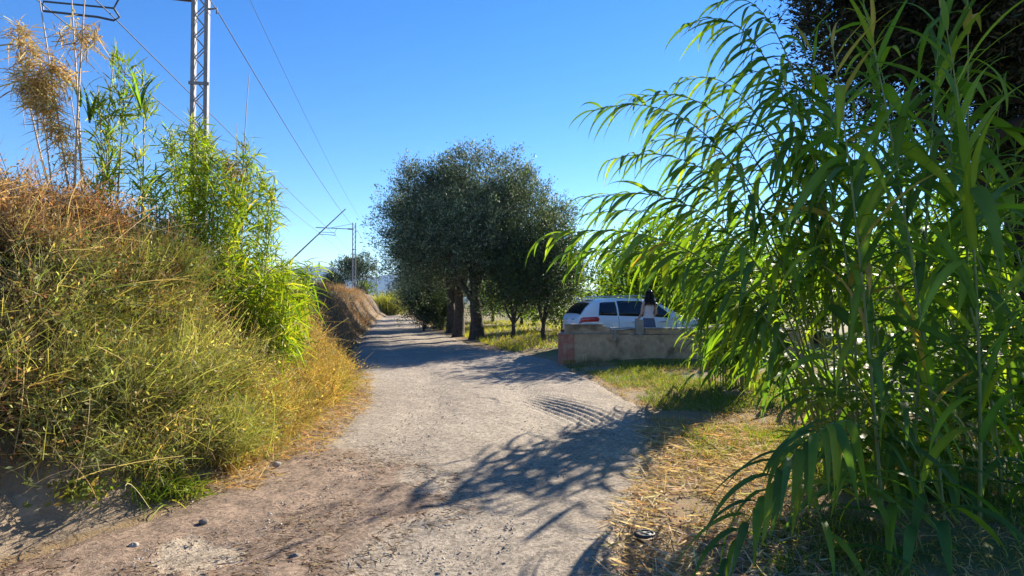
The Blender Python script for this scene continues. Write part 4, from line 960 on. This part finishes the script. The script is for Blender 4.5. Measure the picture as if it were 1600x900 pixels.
P, s = bank_pts(5600, 3.6, 7.2, 1.2, 3.6, 103, .2); brush('dry_grass', P, .46, .009, BROWN, [3, 2, 2, 2], 'dry', 'reddish brown dry grass along the crest of the left bank', 'grass', out=.2, leafn=1)
P, s = bank_pts(3800, 3.9, 7.5, .5, 1.9, 105, .35); brush('dry_grass', P, .44, .008, BROWN + [(.10, .075, .05)], [2, 2, 3, 1, 4], 'dry', 'dark brown tangled undergrowth on the left bank slope', 'undergrowth', leafn=1)
P, s = bank_pts(10000, 11.5, 62, .0, 3.8, 107, .1); brush('dry_grass', P, .42, .016, BROWN, [3, 2, 3, 1], 'dry', 'short brown dry grass on the far stretch of the bank', 'grass', out=.15, twigs=2)
k = 0
P, s = bank_pts(5200, 3.6, 7.0, .25, 1.35, 109, .42, 1.7); P = P[(P[:, 1] > 4.7) | (xtoe(P[:, 1]) - P[:, 0] > .42)]; brush('green_brush', P, .5, .0075, SAGE, [3, 3, 2, 2], 'wispy', 'grey green wiry brush mat covering the near left bank', 'brush', leafn=1)
for (px, py, d, r_, lab) in [(40, 630, 4.8, .5, 'wispy grey green bush at the left border of the bank'), (170, 620, 5.0, .52, 'wispy grey green bush above the bare earth patch'), (130, 480, 5.6, .6, 'dark green wispy bush high on the bank below dead tufts'), (260, 540, 5.7, .6, 'wispy green bush just left of the lush reeds'), (320, 640, 5.6, .45, 'leafy green bush low beside the golden grass'), (40, 450, 5.3, .55, 'dark bush highest at the left border'), (230, 430, 6.2, .5, 'dark green bush under the thin reed clump'), (60, 540, 5.0, .6, 'dark bush in the middle of the left border')]:
    c = at(px, py, d); cx2 = c[0]; z = Hs(cx2, d); z = min(z, c[2] - .1)
    t = empty('wispy_bush', (cx2, d, z)); tag(t, lab, 'bush', 'wispy bushes on the left bank')
    n = 1100; m = MB(); P = rng.normal(0, r_ * .38, (n, 3)) * np.array([1, .9, .25]) + np.array([0, .05, 0]); D = P * 1.2 + rng.normal(0, .35, (n, 3)) + np.array([.15, -.15, 1.0]); L_ = r_ * 1.25 * rng.uniform(.5, 1.2, n)
    cs = SAGE if 'dark' not in lab else [(.10, .12, .04), (.14, .16, .055), (.22, .15, .08), (.20, .20, .08)]
    C = mixcols(cs, [3, 3, 2, 1], n)
    m.add(*blades(P, D, L_, .007, .2, C, 4, .2, 'stem'))
    for q in range(2):
        f = rng.uniform(.3, 1.05, n)[:, None]; B = P + norm(D) * L_[:, None] * f + np.array([0, 0, -1]) * .2 * L_[:, None] * f ** 2
        m.add(*leaves(B + rng.normal(0, .03, (n, 3)), rng.normal(0, 1, (n, 3)) + np.array([0, 0, .5]), .05, .018, C * rng.uniform(.8, 1.5, (n, 1))))
    for q in range(5):
        f = rng.uniform(.25, 1, n)[:, None]; Dn = norm(D); B = P + Dn * L_[:, None] * f + np.array([0, 0, -1]) * .2 * L_[:, None] * f ** 2
        m.add(*blades(B, Dn + rng.normal(0, .6, (n, 3)), rng.uniform(.06, .2, n), .0042, .1, C * rng.uniform(.85, 1.25, (n, 1)), 2, .3))
    tag(m.build('foliage', M['wispy'], t), kind='stuff')
P, s = bank_pts(420, 3.9, 9.5, .1, 1.9, 131, .2); n = len(P); P[:, 2] += .15
D = rng.normal(0, .55, (n, 3)) + np.array([.35, -.3, .8])
tag(MB().add(*blades(P, D, rng.uniform(.4, .9, n), rng.uniform(.006, .011, n), .35, mixcols([(.60, .48, .26), (.50, .38, .18), (.66, .58, .38)], [2, 2, 1], n), 6, .18, 'stem')).build('dead_stems', M['dry']), 'long pale dead stems poking out of the left bank brush', 'stems', kind='stuff')
# arching green grass tussocks at the foot of the bank
for (px, py, d, n, L, lab) in [(235, 745, 4.75, 90, .42, 'green arching grass tussock beside the bare earth'), (300, 735, 4.95, 110, .45, 'bright green grass tussock at the lane edge'), (265, 690, 5.0, 120, .5, 'tall green grass tussock behind the two edge tussocks'), (515, 555, 9.6, 150, 1.0, 'green strap leaved tussock at the shaded bank corner')]:
    c = at(px, py, d); t = empty('grass_tussock', (c[0], d, Hs(c[0], d) - .02)); tag(t, lab, 'grass', 'grass tussocks at the foot of the bank')
    P = rng.normal(0, .08, (n, 3)) * np.array([1, 1, .1]); D = rng.normal(0, .45, (n, 3)) + np.array([.15, -.1, 1.0])
    tag(MB().add(*blades(P, D, L * rng.uniform(.5, 1.2, n), .011, .55, mixcols(LG, [3, 2, 2, 2], n), 5, .1)).build('blades', M['grass'], t), kind='stuff')

for (px, py, d, lab) in [(45, 735, 4.35, 'low leafy weed on the bare earth at the left border'), (130, 800, 4.35, 'small green weed at the lane edge below the bare earth'), (15, 690, 4.4, 'leafy weed under the brush at the far left')]:
    c = at(px, py, d); t = empty('weed', (c[0], d, Hs(c[0], d))); tag(t, lab, 'weed', 'weeds on the bare earth'); n = 260
    P = rng.normal(0, .1, (n, 3)) * np.array([1, 1, .5]) + np.array([0, 0, .08]); tag(MB().add(*leaves(P, rng.normal(0, 1, (n, 3)) + np.array([.2, -.3, .4]), .06, .03, mixcols([(.16, .20, .05), (.24, .25, .07), (.34, .27, .1)], [2, 2, 1], n))).build('leaves', M['grass'], t), kind='stuff')
# earth clods on the bare foot of the bank
def rock(name, c, r, mat, label=None, cat='stone', group=None, colr=(.30, .23, .165), f=.25, seed=0):
    Vv, Ff = egg((0, 0, 0), r, 14, 20); nn = norm(Vv)
    Vv = Vv * (1 + f * (fbm(nn[:, 0] * 2.2 + nn[:, 2] * 1.7 + seed, nn[:, 1] * 2.2 - nn[:, 2] + seed, 4, seed) - .5) * 2)[:, None]
    o = MB().add(Vv, Ff, colr).build(name, mat); o.location = c; tag(o, label, cat, group); return o
for q, (px, py, d, r, lab) in enumerate([(105, 775, 4.4, (.34, .26, .24), 'pale earth lump in the middle of the bare bank foot'), (30, 810, 4.1, (.34, .26, .25), 'large pale earth lump at the left border'), (165, 715, 4.85, (.32, .22, .2), 'earth lump highest under the overhanging brush')]):
    c = at(px, py, d); rock('earth_lump', (c[0] - .16, d + .2, c[2] - .06), r, M['ground'], lab, 'earth', 'earth lumps at the foot of the bank', (.31, .245, .175), .5, seed=q + 3)
for q, (px, py, r, lab) in enumerate([(465, 872, .028, 'dark stone lying on the brown dirt near the bottom'), (323, 818, .03, 'dark stone above the pale smooth patch'), (435, 728, .035, 'pale stone at the edge of the golden grass'), (215, 855, .025, 'small pale stone left of the smooth patch')]):
    d = CAM_H * FPX / (py - 472); x = (px - 800) / FPX * d
    rock('stone', (x, d, .03), (r * 1.2, r, r * .7), M['stone'], lab, 'stone', 'loose stones on the lane', (.2, .165, .135) if 'dark' in lab else (.36, .31, .26), seed=q + 20)

# ------------------------------------------------------------------ right verge
def verge_pts(n, y0, y1, r0, r1, seed, thr, ns=1.3):
    rg_ = np.random.default_rng(seed); y = rg_.uniform(y0, y1, n); x = xre(y) + rg_.uniform(r0, r1, n); k = fbm(x * ns, y * ns, 3, seed) > thr
    x, y = x[k], y[k]; return np.stack([x, y, H(x, y)], 1)
def grass(name, P, L, W, cols, wts, mat, label, droop=.35, spread=.5, K=3):
    n = len(P); D = rng.normal(0, spread, (n, 3)) + np.array([0, 0, 1.0]); tag(MB().add(*blades(P, D, L * rng.uniform(.4, 1.3, n), W, droop, mixcols(cols, wts, n), K, .15)).build(name, M[mat], None), label, 'grass', kind='stuff')
P = np.concatenate([verge_pts(26000, 6, 14.6, .15, 3.8, 201, .42), verge_pts(9000, 3.2, 7, .7, 3.0, 202, .5)])
grass('green_grass', P, .15, .008, [(.14, .20, .03), (.20, .25, .04), (.10, .15, .03)], [2, 2, 2], 'grass', 'short green grass on the right verge')
P = np.concatenate([verge_pts(22000, 5.5, 14.6, -.05, 3.8, 203, .4), verge_pts(9000, 2.8, 7.5, .35, 3.2, 204, .36)])
grass('verge_dry_grass', P, .14, .007, GOLD + [(.5, .36, .18)], [2, 3, 1, 1, 2], 'dry', 'yellow dry grass on the right verge', .5, .8)
# straw: cut dry leaves lying flat along the lane edge
P = verge_pts(5200, 2.9, 7.6, -.25, 1.2, 205, .33); P[:, 2] += .03; n = len(P)
D = rng.normal(0, 1, (n, 3)) * np.array([1, 1, .12]); C = mixcols([(.52, .39, .21), (.60, .48, .30), (.38, .27, .14), (.66, .55, .38)], [3, 3, 2, 1], n)
tag(MB().add(*blades(P, D, rng.uniform(.05, .28, n), rng.uniform(.004, .016, n), .03, C, 3, .12, 'leaf')).build('straw', M['dry']), 'pale straw and dead reed leaves strewn along the right lane edge', 'straw', kind='stuff')
P, s = bank_pts(3600, 5.0, 13, -.55, .15, 206, .3); P[:, 2] = .03; n = len(P); D = rng.normal(0, 1, (n, 3)) * np.array([1, 1, .2]) + np.array([0, 0, .12])
tag(MB().add(*blades(P, D, rng.uniform(.05, .22, n), rng.uniform(.004, .01, n), .1, mixcols([(.50, .34, .14), (.42, .27, .10), (.55, .42, .22)], [2, 2, 1], n), 3, .12)).build('straw', M['dry']), 'orange dry litter along the left lane edge', 'straw', kind='stuff')
# brown needles and twigs on the dirt
rg = np.random.default_rng(9); n = 8000; y = 2.9 + 3.6 * rg.random(n) ** 1.2; x = -3.2 + 3.2 * rg.random(n); dd, sdd = poly_dist(x, y, [(-0.95, 2.6), (-0.75, 3.5), (-0.62, 4.1), (-0.35, 4.5), (-0.6, 5.4), (-1.6, 6.4), (-2.6, 7.2)]); k = (sdd * dd > -.12) & (fbm(x * 2, y * 2, 3, 77) > .46) & (x > xtoe(y)); x, y = x[k], y[k]; n = len(x)
P = np.stack([x, y, np.full(n, .035)], 1); D = rng.normal(0, 1, (n, 3)) * np.array([1, .6, .1])
tag(MB().add(*blades(P, D, rng.uniform(.02, .10, n), rng.uniform(.003, .008, n), .02, mixcols([(.13, .085, .06), (.2, .14, .09), (.36, .28, .19), (.08, .055, .04)], [3, 2, 1, 2], n), 2, .15)).build('leaf_litter', M['dry']), 'brown needles and twig litter over the dirt at lower left', 'litter', kind='stuff')
# grass under the trees and behind the wall
rg = np.random.default_rng(19); n = 16000; y = 19 + 24 * rg.random(n) ** 1.3; x = xre(y) + .5 + 13 * rg.random(n) ** 1.4; k = fbm(x * .6, y * .6, 3, 13) > .38; x, y = x[k], y[k]
grass('grove_grass', np.stack([x, y, H(x, y)], 1), .28, .02, [(.26, .28, .04), (.34, .33, .07), (.18, .22, .03), (.46, .37, .12)], [3, 2, 2, 2], 'grass', 'sunlit yellow green grass under the grove behind the trunks', .3, .35)

# crushed lid on the straw
d = CAM_H * FPX / (841 - 472); lx = (1005 - 800) / FPX * d
t = empty('lid', (lx, d, .035)); tag(t, 'small black rimmed grey lid lying on the straw edge', 'lid')
a_ = np.arange(24) * 2 * math.pi / 24
def disc(rs): 
    V_ = np.array([(r_ * math.cos(q), r_ * .82 * math.sin(q), z_) for r_, z_ in rs for q in a_]); i = np.arange(len(rs) - 1)[:, None] * 24; j = np.arange(24)[None]
    return V_, np.stack([i + j, i + (j + 1) % 24, i + 24 + (j + 1) % 24, i + 24 + j], -1).reshape(-1, 4)
MB().add(*disc([(.072, 0), (.074, .016), (.066, .024), (.058, .02), (.058, .012)])).build('rim', M['plastic'], t)
MB().add(*disc([(.0575, .013), (.04, .016), (.02, .014), (.002, .014)])).build('face', mat_noise('lid_grey', (.20, .21, .22), (.42, .43, .44), 30, .4, .002, 60), t)
for an in (.5, 2.1):
    m = MB(); m.add(*tube([(-.05 * math.cos(an), -.042 * math.sin(an), .018), (.05 * math.cos(an), .042 * math.sin(an), .018)], .005, 5)); m.build('rib', M['plastic'], t)

# ------------------------------------------------------------------ haze
V_, F_ = box(-5000, 5000, -70, 5300, -4, 240)
m, nt, nn_, ll = newmat('haze_air'); out = nn_.new('ShaderNodeOutputMaterial'); pv_ = nn_.new('ShaderNodeVolumePrincipled')
pv_.inputs['Color'].default_value = (.22, .50, 1.0, 1); pv_.inputs['Density'].default_value = 0.00011; pv_.inputs['Anisotropy'].default_value = .2
ll.new(pv_.outputs[0], out.inputs['Volume'])
tag(MB().add(V_, F_).build('haze', m, smooth=False), 'thin blue air between the lane and the hills', 'haze', kind='stuff')
